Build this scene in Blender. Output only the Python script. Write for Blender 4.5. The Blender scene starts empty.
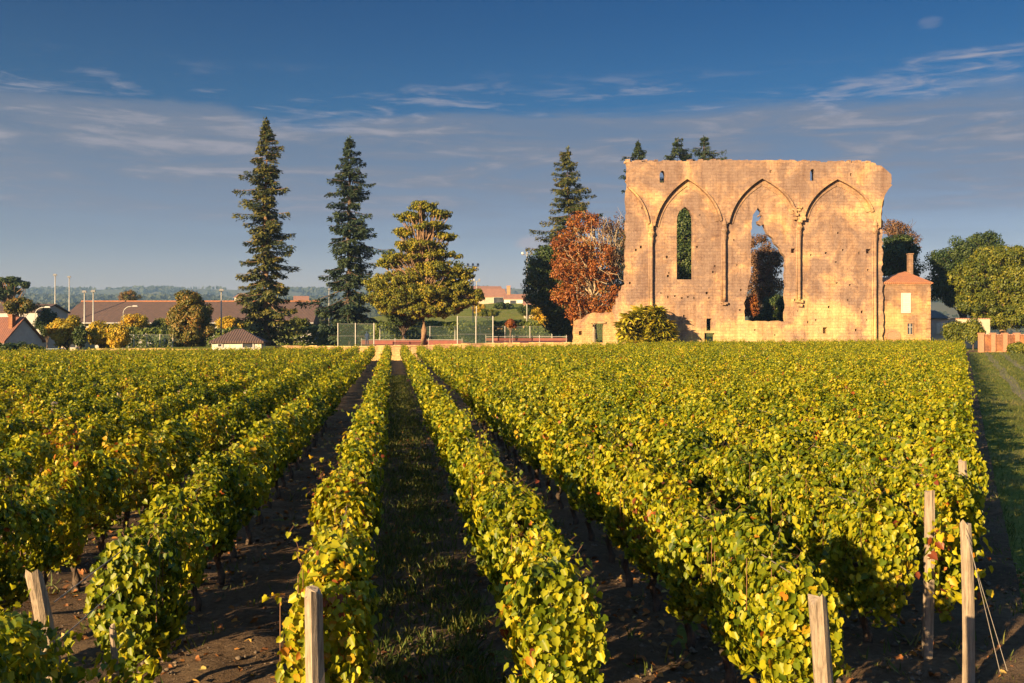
import bpy, bmesh, math, random
import numpy as np
from mathutils import Vector, Matrix
from mathutils.geometry import tessellate_polygon

R = math.radians
scene = bpy.context.scene
COL = scene.collection
F = 1024 * 35 / 36.0          # focal length in pixels
CZ = 2.65                     # eye height
HY = 332.5                    # eye-level line in the picture

# ---------------------------------------------------------------- camera
cam_d = bpy.data.cameras.new('camera')
cam_d.lens = 35; cam_d.sensor_width = 36
cam_d.shift_y = -9.0 / 1024
cam_d.clip_start = 0.1; cam_d.clip_end = 12000
cam = bpy.data.objects.new('camera', cam_d); COL.objects.link(cam)
cam.location = (0, 0, CZ); cam.rotation_euler = (R(90), 0, 0)
scene.camera = cam

# ---------------------------------------------------------------- sky, sun, exposure
SUN_AZ = R(180 + 41)          # clockwise from +Y: behind the camera, to the left
SUN_EL = R(14.5)
world = bpy.data.worlds.new('World'); scene.world = world; world.use_nodes = True
wt = world.node_tree; wn = wt.nodes; wl = wt.links
wn.clear()
w_out = wn.new('ShaderNodeOutputWorld'); w_bg = wn.new('ShaderNodeBackground')
sky = wn.new('ShaderNodeTexSky'); sky.sky_type = 'NISHITA'; sky.sun_disc = False
sky.sun_elevation = SUN_EL; sky.sun_rotation = SUN_AZ
sky.altitude = 80; sky.air_density = 1.0; sky.dust_density = 0.6; sky.ozone_density = 3.0
w_bg.inputs['Strength'].default_value = 0.05
def wnode(t, **kw):
    n = wn.new(t)
    for k, v in kw.items(): setattr(n, k, v)
    return n
def wmath(op, a, b=None, clamp=False):
    n = wn.new('ShaderNodeMath'); n.operation = op; n.use_clamp = clamp
    for i, v in enumerate((a, b)):
        if v is None: continue
        if isinstance(v, (int, float)): n.inputs[i].default_value = v
        else: wl.new(v, n.inputs[i])
    return n.outputs[0]
def wsmooth(v, a, b):
    n = wn.new('ShaderNodeMapRange'); n.interpolation_type = 'SMOOTHSTEP'
    wl.new(v, n.inputs[0]); n.inputs[1].default_value = a; n.inputs[2].default_value = b
    return n.outputs[0]
tc = wn.new('ShaderNodeTexCoord'); sep = wn.new('ShaderNodeSeparateXYZ'); wl.new(tc.outputs['Generated'], sep.inputs[0])
az = wmath('ARCTAN2', sep.outputs[0], sep.outputs[1])
el = wmath('ARCSINE', sep.outputs[2])
def wcloud(sx, sy, scale_seed, detail, rough, dist=0.0):
    cmb = wn.new('ShaderNodeCombineXYZ')
    wl.new(wmath('MULTIPLY', az, sx), cmb.inputs[0]); wl.new(wmath('MULTIPLY', el, sy), cmb.inputs[1]); cmb.inputs[2].default_value = scale_seed
    n = wn.new('ShaderNodeTexNoise'); n.inputs['Scale'].default_value = 1.0
    n.inputs['Detail'].default_value = detail; n.inputs['Roughness'].default_value = rough; n.inputs['Distortion'].default_value = dist
    wl.new(cmb.outputs[0], n.inputs['Vector'])
    return n.outputs[0]
n_big = wcloud(2.2, 14, 3.1, 6, .55, .3)
n_thin = wcloud(7.0, 55, 9.7, 7, .62, .6)
n_fine = wcloud(22, 120, 1.3, 5, .6, .8)
# broad grey bank: 4 to 12.5 degrees up, ragged upper edge
up_edge = wmath('ADD', el, wmath('MULTIPLY', wmath('SUBTRACT', n_big, .5), .11))
up_edge = wmath('ADD', up_edge, wmath('MULTIPLY', wmath('SUBTRACT', n_thin, .5), .05))
bank = wmath('MULTIPLY', wmath('SUBTRACT', 1.0, wsmooth(up_edge, R(11.4), R(12.7))), wsmooth(el, R(3.0), R(8.5)))
bank_t = wmath('MULTIPLY', bank, wmath('ADD', .62, wmath('MULTIPLY', wsmooth(n_thin, .36, .62), .38)))
# thin bright streaks
st_band = wmath('MULTIPLY', wsmooth(el, R(5.0), R(8.5)), wmath('SUBTRACT', 1.0, wsmooth(el, R(13.0), R(15.0))))
streak = wmath('MULTIPLY', wsmooth(wmath('ADD', wmath('MULTIPLY', n_thin, .7), wmath('MULTIPLY', n_fine, .3)), .50, .66), st_band)
# one wispy patch high on the right
gx = wmath('DIVIDE', wmath('SUBTRACT', az, R(25.5)), R(6.0)); gy = wmath('DIVIDE', wmath('SUBTRACT', el, R(13.6)), R(1.15))
patch = wmath('SUBTRACT', 1.0, wsmooth(wmath('ADD', wmath('MULTIPLY', gx, gx), wmath('MULTIPLY', gy, gy)), .15, 1.1))
patch = wmath('MULTIPLY', patch, wsmooth(wmath('ADD', wmath('MULTIPLY', n_thin, .45), wmath('MULTIPLY', n_fine, .55)), .40, .66))
hsv = wn.new('ShaderNodeHueSaturation'); hsv.inputs['Saturation'].default_value = 1.15; hsv.inputs['Value'].default_value = 0.42
wl.new(sky.outputs[0], hsv.inputs['Color'])
# deep evening blue above the cloud bank; overhead boosted as added fill for alleys
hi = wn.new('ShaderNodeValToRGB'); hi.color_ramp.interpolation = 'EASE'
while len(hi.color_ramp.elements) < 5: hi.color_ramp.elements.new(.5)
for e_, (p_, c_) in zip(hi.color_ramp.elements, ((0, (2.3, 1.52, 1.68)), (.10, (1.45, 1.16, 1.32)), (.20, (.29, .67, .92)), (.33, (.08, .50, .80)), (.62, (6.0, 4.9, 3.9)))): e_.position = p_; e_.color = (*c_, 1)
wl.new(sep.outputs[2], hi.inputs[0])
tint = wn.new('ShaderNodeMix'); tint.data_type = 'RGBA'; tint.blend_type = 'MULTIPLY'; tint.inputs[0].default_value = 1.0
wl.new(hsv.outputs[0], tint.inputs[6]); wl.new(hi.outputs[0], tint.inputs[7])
def wmix(a, fac, colr):
    n = wn.new('ShaderNodeMix'); n.data_type = 'RGBA'; n.clamp_factor = True
    wl.new(fac, n.inputs[0]); wl.new(a, n.inputs[6]); n.inputs[7].default_value = (*colr, 1)
    return n.outputs[2]
SKYK = 1.0
BANK_C = (1.22, 1.36, 1.78)
STRK_C = (2.6, 2.4, 2.65)
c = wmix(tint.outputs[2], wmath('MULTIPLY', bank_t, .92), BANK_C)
c = wmix(c, wmath('MULTIPLY', streak, .52), STRK_C)
for (pa, pe, wa, we, kk) in ((1.3, 5.15, 1.2, .5, .8), (22.8, 16.05, .8, .35, .18), (-3.6, 5.3, .8, .4, .22)):   # three stray puffs
    ux_ = wmath('DIVIDE', wmath('SUBTRACT', az, R(pa)), R(wa)); uy_ = wmath('DIVIDE', wmath('SUBTRACT', el, R(pe)), R(we))
    pf = wmath('SUBTRACT', 1.0, wsmooth(wmath('ADD', wmath('ADD', wmath('MULTIPLY', ux_, ux_), wmath('MULTIPLY', uy_, uy_)), wmath('MULTIPLY', wmath('SUBTRACT', n_fine, .5), 2.2)), .0, 1.1))
    c = wmix(c, wmath('MULTIPLY', pf, kk), STRK_C)
c = wmix(c, wmath('MULTIPLY', patch, .62), STRK_C)
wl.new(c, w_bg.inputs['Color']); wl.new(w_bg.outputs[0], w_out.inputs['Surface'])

sun_d = bpy.data.lights.new('sun', 'SUN'); sun_d.energy = 5.0; sun_d.angle = R(0.5); sun_d.color = (1.0, 0.70, 0.345)
sun = bpy.data.objects.new('sun', sun_d); COL.objects.link(sun)
to_sun = Vector((math.sin(SUN_AZ) * math.cos(SUN_EL), math.cos(SUN_AZ) * math.cos(SUN_EL), math.sin(SUN_EL)))
sun.rotation_euler = to_sun.to_track_quat('Z', 'Y').to_euler(); sun.location = (-40, -40, 60)

vs = scene.view_settings
scene.display_settings.display_device = 'sRGB'
vs.view_transform = 'Standard'; vs.look = 'None'; vs.exposure = 1.78; vs.gamma = 1.0; vs.use_curve_mapping = False
cy = scene.cycles
cy.use_denoising = True
cy.max_bounces = 5; cy.diffuse_bounces = 3; cy.glossy_bounces = 2; cy.transmission_bounces = 3; cy.transparent_max_bounces = 8; cy.volume_bounces = 0
cy.use_adaptive_sampling = True; cy.adaptive_threshold = 0.015
cy.caustics_reflective = False; cy.caustics_refractive = False
scene.render.use_persistent_data = False

# ---------------------------------------------------------------- helpers
def P(px, py, d):
    return Vector(((px - 512) * d / F, d, CZ + (HY - py) * d / F))
def sstep(a, b, x):
    t = np.clip((np.asarray(x, float) - a) / (b - a), 0, 1); return t * t * (3 - 2 * t)
ALPHA = R(6.85)
UX, UY = -math.sin(ALPHA), math.cos(ALPHA)      # row direction
VX, VY = math.cos(ALPHA), math.sin(ALPHA)       # across the rows
def xy(L, s): return L * VX + s * UX, L * VY + s * UY

def gz(x, y):
    x = np.asarray(x, float); y = np.asarray(y, float)
    t = np.clip((y - 10) / 90, 0, 1.25) ** 1.4
    w = np.interp(x, [-60, -45, -10, 20, 60], [-.45, -.40, 0, .45, .6])
    z = t * w + .03 * np.sin(x * .21 + 1) * np.sin(y * .13)
    step = sstep(95.2, 96.2, y) * sstep(-44, -40, x) * (1 - sstep(7.2, 8.2, x))
    z = z + step * np.interp(x, [-40, -15, 0, 8], [1.45, 1.15, 1.25, 1.2])
    # rise carrying the far houses, and the valley to the left
    z = z + 11.0 * np.exp(-(((x - 2) / 60) ** 2 + ((y - 275) / 62) ** 2)) * sstep(140, 190, y)
    z = z - 14 * sstep(200, 520, y) * (1 - sstep(-10, 60, x) * .3)
    return z

ROOTLOC = {}
class MB:
    def __init__(s): s.v = []; s.f = []
    def add(s, vs_, fs):
        o = len(s.v); s.v += [tuple(v) for v in vs_]; s.f += [tuple(i + o for i in f) for f in fs]; return s
    def box(s, c, size, rz=0, taper=1.0):
        x, y, z = (k / 2 for k in size); m = Matrix.Rotation(rz, 3, 'Z'); c = Vector(c); vs_ = []
        for dz in (-z, z):
            k = taper if dz > 0 else 1
            for dx, dy in ((-x, -y), (x, -y), (x, y), (-x, y)): vs_.append(c + m @ Vector((dx * k, dy * k, dz)))
        return s.add(vs_, [(3, 2, 1, 0), (4, 5, 6, 7), (0, 1, 5, 4), (1, 2, 6, 5), (2, 3, 7, 6), (3, 0, 4, 7)])
    def tube(s, pts, rads, n=8, cap=True):
        pts = [Vector(p) for p in pts]; rings = []
        if isinstance(rads, (int, float)): rads = [rads] * len(pts)
        for i, p in enumerate(pts):
            t = (pts[min(i + 1, len(pts) - 1)] - pts[max(i - 1, 0)]).normalized()
            a = t.cross(Vector((0, 0, 1)))
            if a.length < 1e-3: a = t.cross(Vector((1, 0, 0)))
            a.normalize(); b = t.cross(a)
            rings.append([p + (a * math.cos(2 * math.pi * k / n) + b * math.sin(2 * math.pi * k / n)) * rads[i] for k in range(n)])
        vs_ = [v for r_ in rings for v in r_]; fs = []
        for i in range(len(pts) - 1):
            for k in range(n): fs.append((i * n + k, i * n + (k + 1) % n, (i + 1) * n + (k + 1) % n, (i + 1) * n + k))
        if cap: fs += [tuple(range(n))[::-1], tuple((len(pts) - 1) * n + k for k in range(n))]
        return s.add(vs_, fs)
    def quad(s, *p): return s.add(p, [tuple(range(len(p)))])
    def ribbon(s, path, w, y0, y1):
        """section of width w swept along a path in the XZ plane, from depth y0 to y1"""
        n = len(path); A = []
        for i, p in enumerate(path):
            q = Vector(path[min(i + 1, n - 1)]) - Vector(path[max(i - 1, 0)]); q.normalize(); nn = Vector((-q.y, q.x))
            for k, y in ((-1, y0), (1, y0), (1, y1), (-1, y1)):
                v = Vector(p) + nn * (w / 2 * k); A.append((v.x, y, v.y))
        fs = []
        for i in range(n - 1):
            for k in range(4): fs.append((i * 4 + k, i * 4 + (k + 1) % 4, i * 4 + 4 + (k + 1) % 4, i * 4 + 4 + k))
        fs += [(3, 2, 1, 0), tuple((n - 1) * 4 + k for k in range(4))]
        return s.add(A, fs)
    def build(s, name, mat, parent=None, smooth=False):
        o0 = Vector(ROOTLOC.get(parent.name, parent.location)) if parent else Vector((0, 0, 0))
        me = bpy.data.meshes.new(name); me.from_pydata([tuple(Vector(v) - o0) for v in s.v], [], s.f)
        me.materials.append(mat); me.validate()
        bm = bmesh.new(); bm.from_mesh(me); bmesh.ops.recalc_face_normals(bm, faces=bm.faces); bm.to_mesh(me); bm.free()
        if smooth:
            for p in me.polygons: p.use_smooth = True
        o = bpy.data.objects.new(name, me); COL.objects.link(o)
        if parent:
            o.parent = parent; ROOTLOC[o.name] = tuple(o0)
        return o
def tag(o, label=None, cat=None, group=None, kind=None):
    if label: o['label'] = label
    if cat: o['category'] = cat
    if group: o['group'] = group
    if kind: o['kind'] = kind
    return o
def empty(name, loc, label, cat, group=None):
    o = bpy.data.objects.new(name, None); o.location = loc; COL.objects.link(o); return tag(o, label, cat, group)

def np_mesh(name, chunks, mat, parent=None):
    """chunks: list of (verts Nx3, faces MxK, rnd per face)"""
    V = np.concatenate([c_[0] for c_ in chunks]).astype(np.float32)
    if parent is not None:
        V = V - np.array(parent.location, np.float32)
    off = 0; loops = []; tot = []; rnd = []
    for v, f, r_ in chunks:
        loops.append((f + off).ravel()); tot.append(np.full(len(f), f.shape[1])); rnd.append(r_); off += len(v)
    loops = np.concatenate(loops).astype(np.int32); tot = np.concatenate(tot).astype(np.int32); rnd = np.concatenate(rnd).astype(np.float32)
    me = bpy.data.meshes.new(name)
    me.vertices.add(len(V)); me.vertices.foreach_set('co', V.ravel())
    me.loops.add(len(loops)); me.loops.foreach_set('vertex_index', loops)
    me.polygons.add(len(tot)); st = np.concatenate([[0], np.cumsum(tot)[:-1]]).astype(np.int32)
    me.polygons.foreach_set('loop_start', st); me.polygons.foreach_set('loop_total', tot)
    a = me.attributes.new('rnd', 'FLOAT', 'FACE'); a.data.foreach_set('value', rnd)
    me.update(calc_edges=True); me.materials.append(mat)
    o = bpy.data.objects.new(name, me); COL.objects.link(o)
    if parent is not None: o.parent = parent
    return o

# leaf templates: verts (x across, y towards the tip, z off the leaf plane)
hx = [(.26, -.16), (.50, .04), (.44, .28), (.47, .52), (.25, .72)]
LOBED_V = np.array([(0, 0, 0), (0, 1, -.28)] + [(x, y, .34 * x - .26 * y * y) for x, y in hx] + [(-x, y, .34 * x - .26 * y * y) for x, y in hx], float)
LOBED_F = np.array([(0, 2, 3, 4, 5, 6, 1), (1, 11, 10, 9, 8, 7, 0)])
FOLD_V = np.array([(0, -.05, 0), (0, 1, -.1), (.50, .08, .15), (.44, .62, .10), (-.50, .08, .15), (-.44, .62, .10)], float)
FOLD_F = np.array([(0, 2, 3, 1), (1, 5, 4, 0)])
QUAD_V = np.array([(0, -.05, 0), (.5, .38, .1), (0, 1, -.05), (-.5, .38, .1)], float)
QUAD_F = np.array([(0, 1, 2, 3)])
NEED_V = np.array([(-.16, 0, 0), (.16, 0, 0), (.22, .6, 0), (0, 1, -.1), (-.22, .6, 0)], float)
NEED_F = np.array([(0, 1, 2, 3, 4)])
def unit(a): return a / (np.linalg.norm(a, axis=1, keepdims=True) + 1e-9)
def leaves(pos, nrm, size, tip, tmpl, rnd):
    """place a leaf template at each position, facing nrm, its tip towards tip"""
    tv, tf = tmpl; n = unit(nrm)
    t = unit(tip - n * np.sum(tip * n, axis=1, keepdims=True)); x = np.cross(t, n)
    V = (pos[:, None, :] + size[:, None, None] * (tv[None, :, 0:1] * x[:, None, :] + tv[None, :, 1:2] * t[:, None, :] + tv[None, :, 2:3] * n[:, None, :]))
    k = len(tv); f = (tf[None] + (np.arange(len(pos)) * k)[:, None, None]).reshape(-1, tf.shape[1])
    return V.reshape(-1, 3), f, np.repeat(rnd, len(tf))
LOBED = (LOBED_V, LOBED_F); FOLD = (FOLD_V, FOLD_F); QUAD = (QUAD_V, QUAD_F); NEED = (NEED_V, NEED_F)

# ---------------------------------------------------------------- materials
def new_mat(name):
    m = bpy.data.materials.new(name); m.use_nodes = True; nt = m.node_tree
    return m, nt, nt.nodes['Principled BSDF'], nt.nodes['Material Output']
def ramp(nt, fac, stops):
    r_ = nt.nodes.new('ShaderNodeValToRGB'); e = r_.color_ramp.elements
    while len(e) < len(stops): e.new(.5)
    for i, (p, c_) in enumerate(stops): e[i].position = p; e[i].color = (*c_, 1)
    nt.links.new(fac, r_.inputs[0]); return r_.outputs[0]
def noise(nt, scale, detail=4, rough=.55, vec=None, dist=0):
    n = nt.nodes.new('ShaderNodeTexNoise'); n.inputs['Scale'].default_value = scale; n.inputs['Detail'].default_value = detail
    n.inputs['Roughness'].default_value = rough; n.inputs['Distortion'].default_value = dist
    if vec is not None: nt.links.new(vec, n.inputs['Vector'])
    return n.outputs[0]
def mixc(nt, fac, a, b, mode='MIX'):
    n = nt.nodes.new('ShaderNodeMix'); n.data_type = 'RGBA'; n.blend_type = mode
    for i, v in ((0, fac), (6, a), (7, b)):
        if isinstance(v, (int, float)): n.inputs[i].default_value = v
        elif isinstance(v, tuple): n.inputs[i].default_value = (*v, 1)
        else: nt.links.new(v, n.inputs[i])
    return n.outputs[2]
def bump(nt, bs, h, strength=.5, dist=.05):
    b = nt.nodes.new('ShaderNodeBump'); b.inputs['Strength'].default_value = strength; b.inputs['Distance'].default_value = dist
    nt.links.new(h, b.inputs['Height']); nt.links.new(b.outputs[0], bs.inputs['Normal'])
def objvec(nt): return nt.nodes.new('ShaderNodeTexCoord').outputs['Object']
def plain(name, c0, c1=None, rough=.8, scale=3, bmp=.3, bscale=20, metal=0):
    m, nt, bs, out = new_mat(name); v = objvec(nt)
    c1 = c1 or tuple(k * .7 for k in c0)
    f = noise(nt, scale, 5, .6, v)
    nt.links.new(ramp(nt, f, [(.3, c0), (.7, c1)]), bs.inputs['Base Color'])
    bs.inputs['Roughness'].default_value = rough; bs.inputs['Metallic'].default_value = metal
    if bmp: bump(nt, bs, noise(nt, bscale, 4, .6, v), bmp, .03)
    return m
def leaf_mat(name, stops, trans=.35, rough=.5, patch=None, pscale=.6):
    m, nt, bs, out = new_mat(name)
    at = nt.nodes.new('ShaderNodeAttribute'); at.attribute_name = 'rnd'
    fac = at.outputs['Fac']
    if patch:
        g = nt.nodes.new('ShaderNodeNewGeometry'); n = noise(nt, pscale, 3, .5, g.outputs['Position'])
        ma = nt.nodes.new('ShaderNodeMath'); ma.operation = 'MULTIPLY_ADD'; nt.links.new(n, ma.inputs[0]); ma.inputs[1].default_value = patch; ma.inputs[2].default_value = -patch / 2
        mb = nt.nodes.new('ShaderNodeMath'); mb.operation = 'ADD'; mb.use_clamp = True; nt.links.new(fac, mb.inputs[0]); nt.links.new(ma.outputs[0], mb.inputs[1]); fac = mb.outputs[0]
    colr = ramp(nt, fac, stops)
    nt.links.new(colr, bs.inputs['Base Color']); bs.inputs['Roughness'].default_value = rough
    bs.inputs['Specular IOR Level'].default_value = .3
    tr = nt.nodes.new('ShaderNodeBsdfTranslucent'); nt.links.new(mixc(nt, 1.0, colr, (1.0, .95, .45), 'MULTIPLY'), tr.inputs[0])
    mx = nt.nodes.new('ShaderNodeMixShader'); mx.inputs[0].default_value = trans
    nt.links.new(bs.outputs[0], mx.inputs[1]); nt.links.new(tr.outputs[0], mx.inputs[2]); nt.links.new(mx.outputs[0], out.inputs['Surface'])
    return m
def stone_mat(name, tint=(1, 1, 1), course=.33, weather=1.0, pale_h=7.0):
    m, nt, bs, out = new_mat(name); v = objvec(nt)
    sp = nt.nodes.new('ShaderNodeSeparateXYZ'); nt.links.new(v, sp.inputs[0])
    ad = nt.nodes.new('ShaderNodeMath'); ad.operation = 'ADD'; nt.links.new(sp.outputs[0], ad.inputs[0]); nt.links.new(sp.outputs[1], ad.inputs[1])
    cb = nt.nodes.new('ShaderNodeCombineXYZ'); nt.links.new(ad.outputs[0], cb.inputs[0]); nt.links.new(sp.outputs[2], cb.inputs[1])
    wob = nt.nodes.new('ShaderNodeVectorMath'); wob.operation = 'MULTIPLY_ADD'
    nz = nt.nodes.new('ShaderNodeTexNoise'); nz.inputs['Scale'].default_value = 1.2; nt.links.new(v, nz.inputs['Vector'])
    nt.links.new(nz.outputs[1], wob.inputs[0]); wob.inputs[1].default_value = (.25, .10, 0); nt.links.new(cb.outputs[0], wob.inputs[2])
    br = nt.nodes.new('ShaderNodeTexBrick'); nt.links.new(wob.outputs[0], br.inputs['Vector'])
    br.inputs['Scale'].default_value = 1.0; br.inputs['Brick Width'].default_value = course * 1.9; br.inputs['Row Height'].default_value = course
    br.inputs['Mortar Size'].default_value = .035; br.inputs['Mortar Smooth'].default_value = .6; br.inputs['Bias'].default_value = -.1
    br.inputs['Color1'].default_value = (1, 1, 1, 1); br.inputs['Color2'].default_value = (.66, .60, .57, 1); br.inputs['Mortar'].default_value = (.48, .42, .38, 1)
    big0 = noise(nt, .30, 8, .66, v, .5)
    zz = nt.nodes.new('ShaderNodeMapRange'); nt.links.new(sp.outputs[2], zz.inputs[0]); zz.inputs[1].default_value = 0; zz.inputs[2].default_value = pale_h; zz.inputs[3].default_value = -.16; zz.inputs[4].default_value = .035
    bg_ = nt.nodes.new('ShaderNodeMath'); bg_.operation = 'ADD'; nt.links.new(big0, bg_.inputs[0]); nt.links.new(zz.outputs[0], bg_.inputs[1]); big = bg_.outputs[0]
    base = ramp(nt, big, [(.33, (.50 * tint[0], .395 * tint[1], .215 * tint[2])), (.41, (.44 * tint[0], .325 * tint[1], .19 * tint[2])), (.48, (.34 * tint[0], .235 * tint[1], .17 * tint[2])), (.58, (.22 * tint[0], .16 * tint[1], .14 * tint[2]))])
    c1 = mixc(nt, .36, base, br.outputs['Color'], 'MULTIPLY')
    mpb = nt.nodes.new('ShaderNodeMapping'); mpb.inputs['Scale'].default_value = (.9, .9, 3.6); nt.links.new(v, mpb.inputs[0])
    crs = noise(nt, 1.0, 6, .72, mpb.outputs[0], .4)
    c1 = mixc(nt, .9, c1, ramp(nt, crs, [(.32, (.70, .63, .61)), (.46, (.96, .94, .93)), (.70, (1.10, 1.08, 1.02))]), 'MULTIPLY')
    fine = noise(nt, 5.5, 6, .7, v)
    c2 = mixc(nt, .8 * weather, c1, ramp(nt, fine, [(.28, (.52, .46, .44)), (.44, (.96, .94, .92)), (.72, (1.12, 1.10, 1.0))]), 'MULTIPLY')
    # rain streaks of grey-brown weathering, long in the vertical
    mp = nt.nodes.new('ShaderNodeMapping'); mp.inputs['Scale'].default_value = (1.1, 1.1, .16); nt.links.new(v, mp.inputs[0])
    st = noise(nt, 1.5, 5, .65, mp.outputs[0])
    c3 = mixc(nt, 1.0, c2, ramp(nt, st, [(.42, (1, 1, 1)), (.70, (.70, .64, .63))]), 'MULTIPLY')
    nt.links.new(c3, bs.inputs['Base Color']); bs.inputs['Roughness'].default_value = .95; bs.inputs['Specular IOR Level'].default_value = .1
    h = nt.nodes.new('ShaderNodeMath'); h.operation = 'MULTIPLY_ADD'; nt.links.new(br.outputs['Fac'], h.inputs[0]); h.inputs[1].default_value = -.25; nt.links.new(fine, h.inputs[2])
    bump(nt, bs, h.outputs[0], .65, .08)
    return m
def tile_mat(name, c0, c1, pitch=.22):
    m, nt, bs, out = new_mat(name); v = objvec(nt)
    w = nt.nodes.new('ShaderNodeTexWave'); w.wave_type = 'BANDS'; w.bands_direction = 'X'; w.inputs['Scale'].default_value = .314 / pitch; w.inputs['Distortion'].default_value = .3
    nt.links.new(v, w.inputs['Vector'])
    n = noise(nt, 1.8, 6, .65, v)
    base = ramp(nt, n, [(.3, c0), (.7, c1)])
    nt.links.new(mixc(nt, .5, base, ramp(nt, w.outputs['Fac'], [(.0, (.45, .42, .42)), (.5, (1, 1, 1))]), 'MULTIPLY'), bs.inputs['Base Color'])
    bs.inputs['Roughness'].default_value = .9; bump(nt, bs, w.outputs['Fac'], .6, .06)
    return m

M = {}
M['vine'] = leaf_mat('vine_leaves', [(0, (.027, .053, .005)), (.26, (.092, .136, .007)), (.52, (.235, .250, .010)), (.84, (.42, .37, .014)), (.96, (.48, .28, .020)), (.98, (.34, .09, .018)), (1, (.16, .04, .015))], .38, .45, .42, .9)
M['cane'] = plain('russet_canes', (.22, .10, .045), (.13, .06, .03), .7, 6, 0)
M['bark'] = plain('vine_bark', (.09, .06, .04), (.035, .025, .02), .95, 12, .8, 40)
def post_mat():
    m, nt, bs, out = new_mat('weathered_post'); v = objvec(nt); mp = nt.nodes.new('ShaderNodeMapping'); mp.inputs['Scale'].default_value = (1, 1, .06); nt.links.new(v, mp.inputs[0])
    a_ = noise(nt, 60, 5, .7, mp.outputs[0]); b_ = noise(nt, 7, 4, .6, v)
    c_ = mixc(nt, .7, ramp(nt, a_, [(.32, (.12, .09, .07)), (.5, (.27, .215, .165)), (.7, (.34, .28, .22))]), ramp(nt, b_, [(.3, (.6, .58, .56)), (.65, (1.05, 1.02, 1))]), 'MULTIPLY'); nt.links.new(c_, bs.inputs['Base Color']); bs.inputs['Roughness'].default_value = .92
    bump(nt, bs, a_, .7, .012); return m
M['wood_post'] = post_mat()
M['wire'] = plain('rusted_wire', (.20, .18, .16), (.14, .12, .11), .7, 3, 0)
M['stone'] = stone_mat('ruin_limestone')
M['stone_trim'] = stone_mat('trim_limestone', (1.08, 1.04, .92), .4, .7)
M['stone_low'] = stone_mat('rubble_wall', (1.0, .92, .86), .22, 1.2)
M['stone_house'] = stone_mat('house_limestone', (1.0, .95, .84), .30, .8)
M['brick'] = plain('old_brick', (.40, .20, .12), (.28, .14, .09), .95, 6, .6, 14)
M['tile'] = tile_mat('canal_tiles', (.44, .18, .085), (.28, .115, .06))
M['tile_dark'] = tile_mat('brown_roof_tiles', (.110, .064, .054), (.066, .042, .040), .22)
M['tile_pink'] = tile_mat('pale_roof_tiles', (.34, .17, .12), (.25, .13, .10), .3)
M['tile_red'] = tile_mat('dull_red_roof_tiles', (.19, .075, .05), (.12, .052, .042), .25)
M['slate'] = plain('slate', (.05, .055, .07), (.03, .035, .05), .7, 5, .3, 12)
M['render'] = plain('cream_render', (.46, .38, .29), (.37, .30, .23), .9, 2, .2, 30)
M['white_wall'] = plain('white_render', (.62, .58, .50), (.50, .46, .40), .9, 2, .2, 30)
M['grey_wall'] = plain('grey_render', (.38, .37, .38), (.29, .28, .30), .9, 2, .2, 30)
M['white_paint'] = plain('white_paint', (.54, .52, .50), (.43, .41, .40), .6, 4, .1, 20)
M['dark'] = plain('dark_opening', (.02, .02, .022), (.012, .012, .014), .4, 2, 0)
M['glass'] = plain('window_glass', (.05, .06, .075), (.03, .035, .05), .08, 2, 0)
M['pole'] = plain('pale_metal_pole', (.36, .355, .34), (.28, .275, .27), .5, 4, 0, metal=.1)
M['lamp'] = plain('lamp_housing', (.26, .26, .26), (.18, .18, .19), .4, 4, 0, metal=.3)
M['court'] = plain('red_court', (.36, .09, .075), (.28, .07, .06), .9, .6, .1, 40)
M['red_board'] = plain('red_court_board', (.20, .062, .050), (.15, .05, .04), .8, 2, .1, 10)
M['bark_pale'] = plain('pale_tree_bark', (.40, .32, .22), (.22, .17, .12), .95, 3, .7, 12)
M['bark_dark'] = plain('dark_tree_bark', (.10, .07, .05), (.05, .035, .03), .95, 3, .7, 12)
M['bark_warm'] = plain('warm_tree_bark', (.24, .15, .09), (.13, .08, .05), .95, 3, .7, 12)
M['spruce'] = leaf_mat('spruce_needles', [(0, (.012, .024, .012)), (.5, (.045, .062, .018)), (1, (.15, .13, .025))], .12, .6, .3, .3)  # gold end of the ramp paints sunlit bough tips into the needle colour
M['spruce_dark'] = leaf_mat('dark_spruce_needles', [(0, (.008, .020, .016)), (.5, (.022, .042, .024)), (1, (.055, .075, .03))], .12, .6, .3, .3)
M['cedar'] = leaf_mat('golden_cedar_leaves', [(0, (.032, .050, .008)), (.4, (.105, .120, .012)), (.75, (.225, .20, .015)), (1, (.36, .23, .022))], .25, .6, .5, .22)
M['darkgreen'] = leaf_mat('dark_green_leaves', [(0, (.012, .028, .010)), (.5, (.035, .060, .014)), (1, (.075, .095, .02))], .2, .5, .3, .3)
M['green'] = leaf_mat('green_leaves', [(0, (.030, .05, .008)), (.5, (.095, .115, .012)), (1, (.22, .20, .02))], .3, .5, .4, .25)
M['orange'] = leaf_mat('orange_leaves', [(0, (.085, .028, .010)), (.35, (.20, .058, .014)), (.7, (.28, .10, .019)), (1, (.18, .13, .03))], .3, .5, .5, .3)
M['bronze'] = leaf_mat('bronze_leaves', [(0, (.05, .03, .02)), (.5, (.14, .075, .04)), (1, (.24, .13, .06))], .25, .5, .4, .3)
M['yellow'] = leaf_mat('yellow_leaves', [(0, (.14, .15, .015)), (.4, (.38, .29, .02)), (.8, (.52, .33, .025)), (1, (.46, .22, .02))], .35, .5, .4, .4)
M['autumn_oval'] = leaf_mat('mixed_oval_leaves', [(0, (.04, .055, .012)), (.45, (.10, .105, .02)), (.8, (.24, .14, .03)), (1, (.28, .10, .025))], .25, .5, .5, .35)
M['hedge'] = leaf_mat('hedge_leaves', [(0, (.03, .055, .012)), (.5, (.075, .105, .016)), (1, (.15, .17, .025))], .25, .5, .3, .3)
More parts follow.
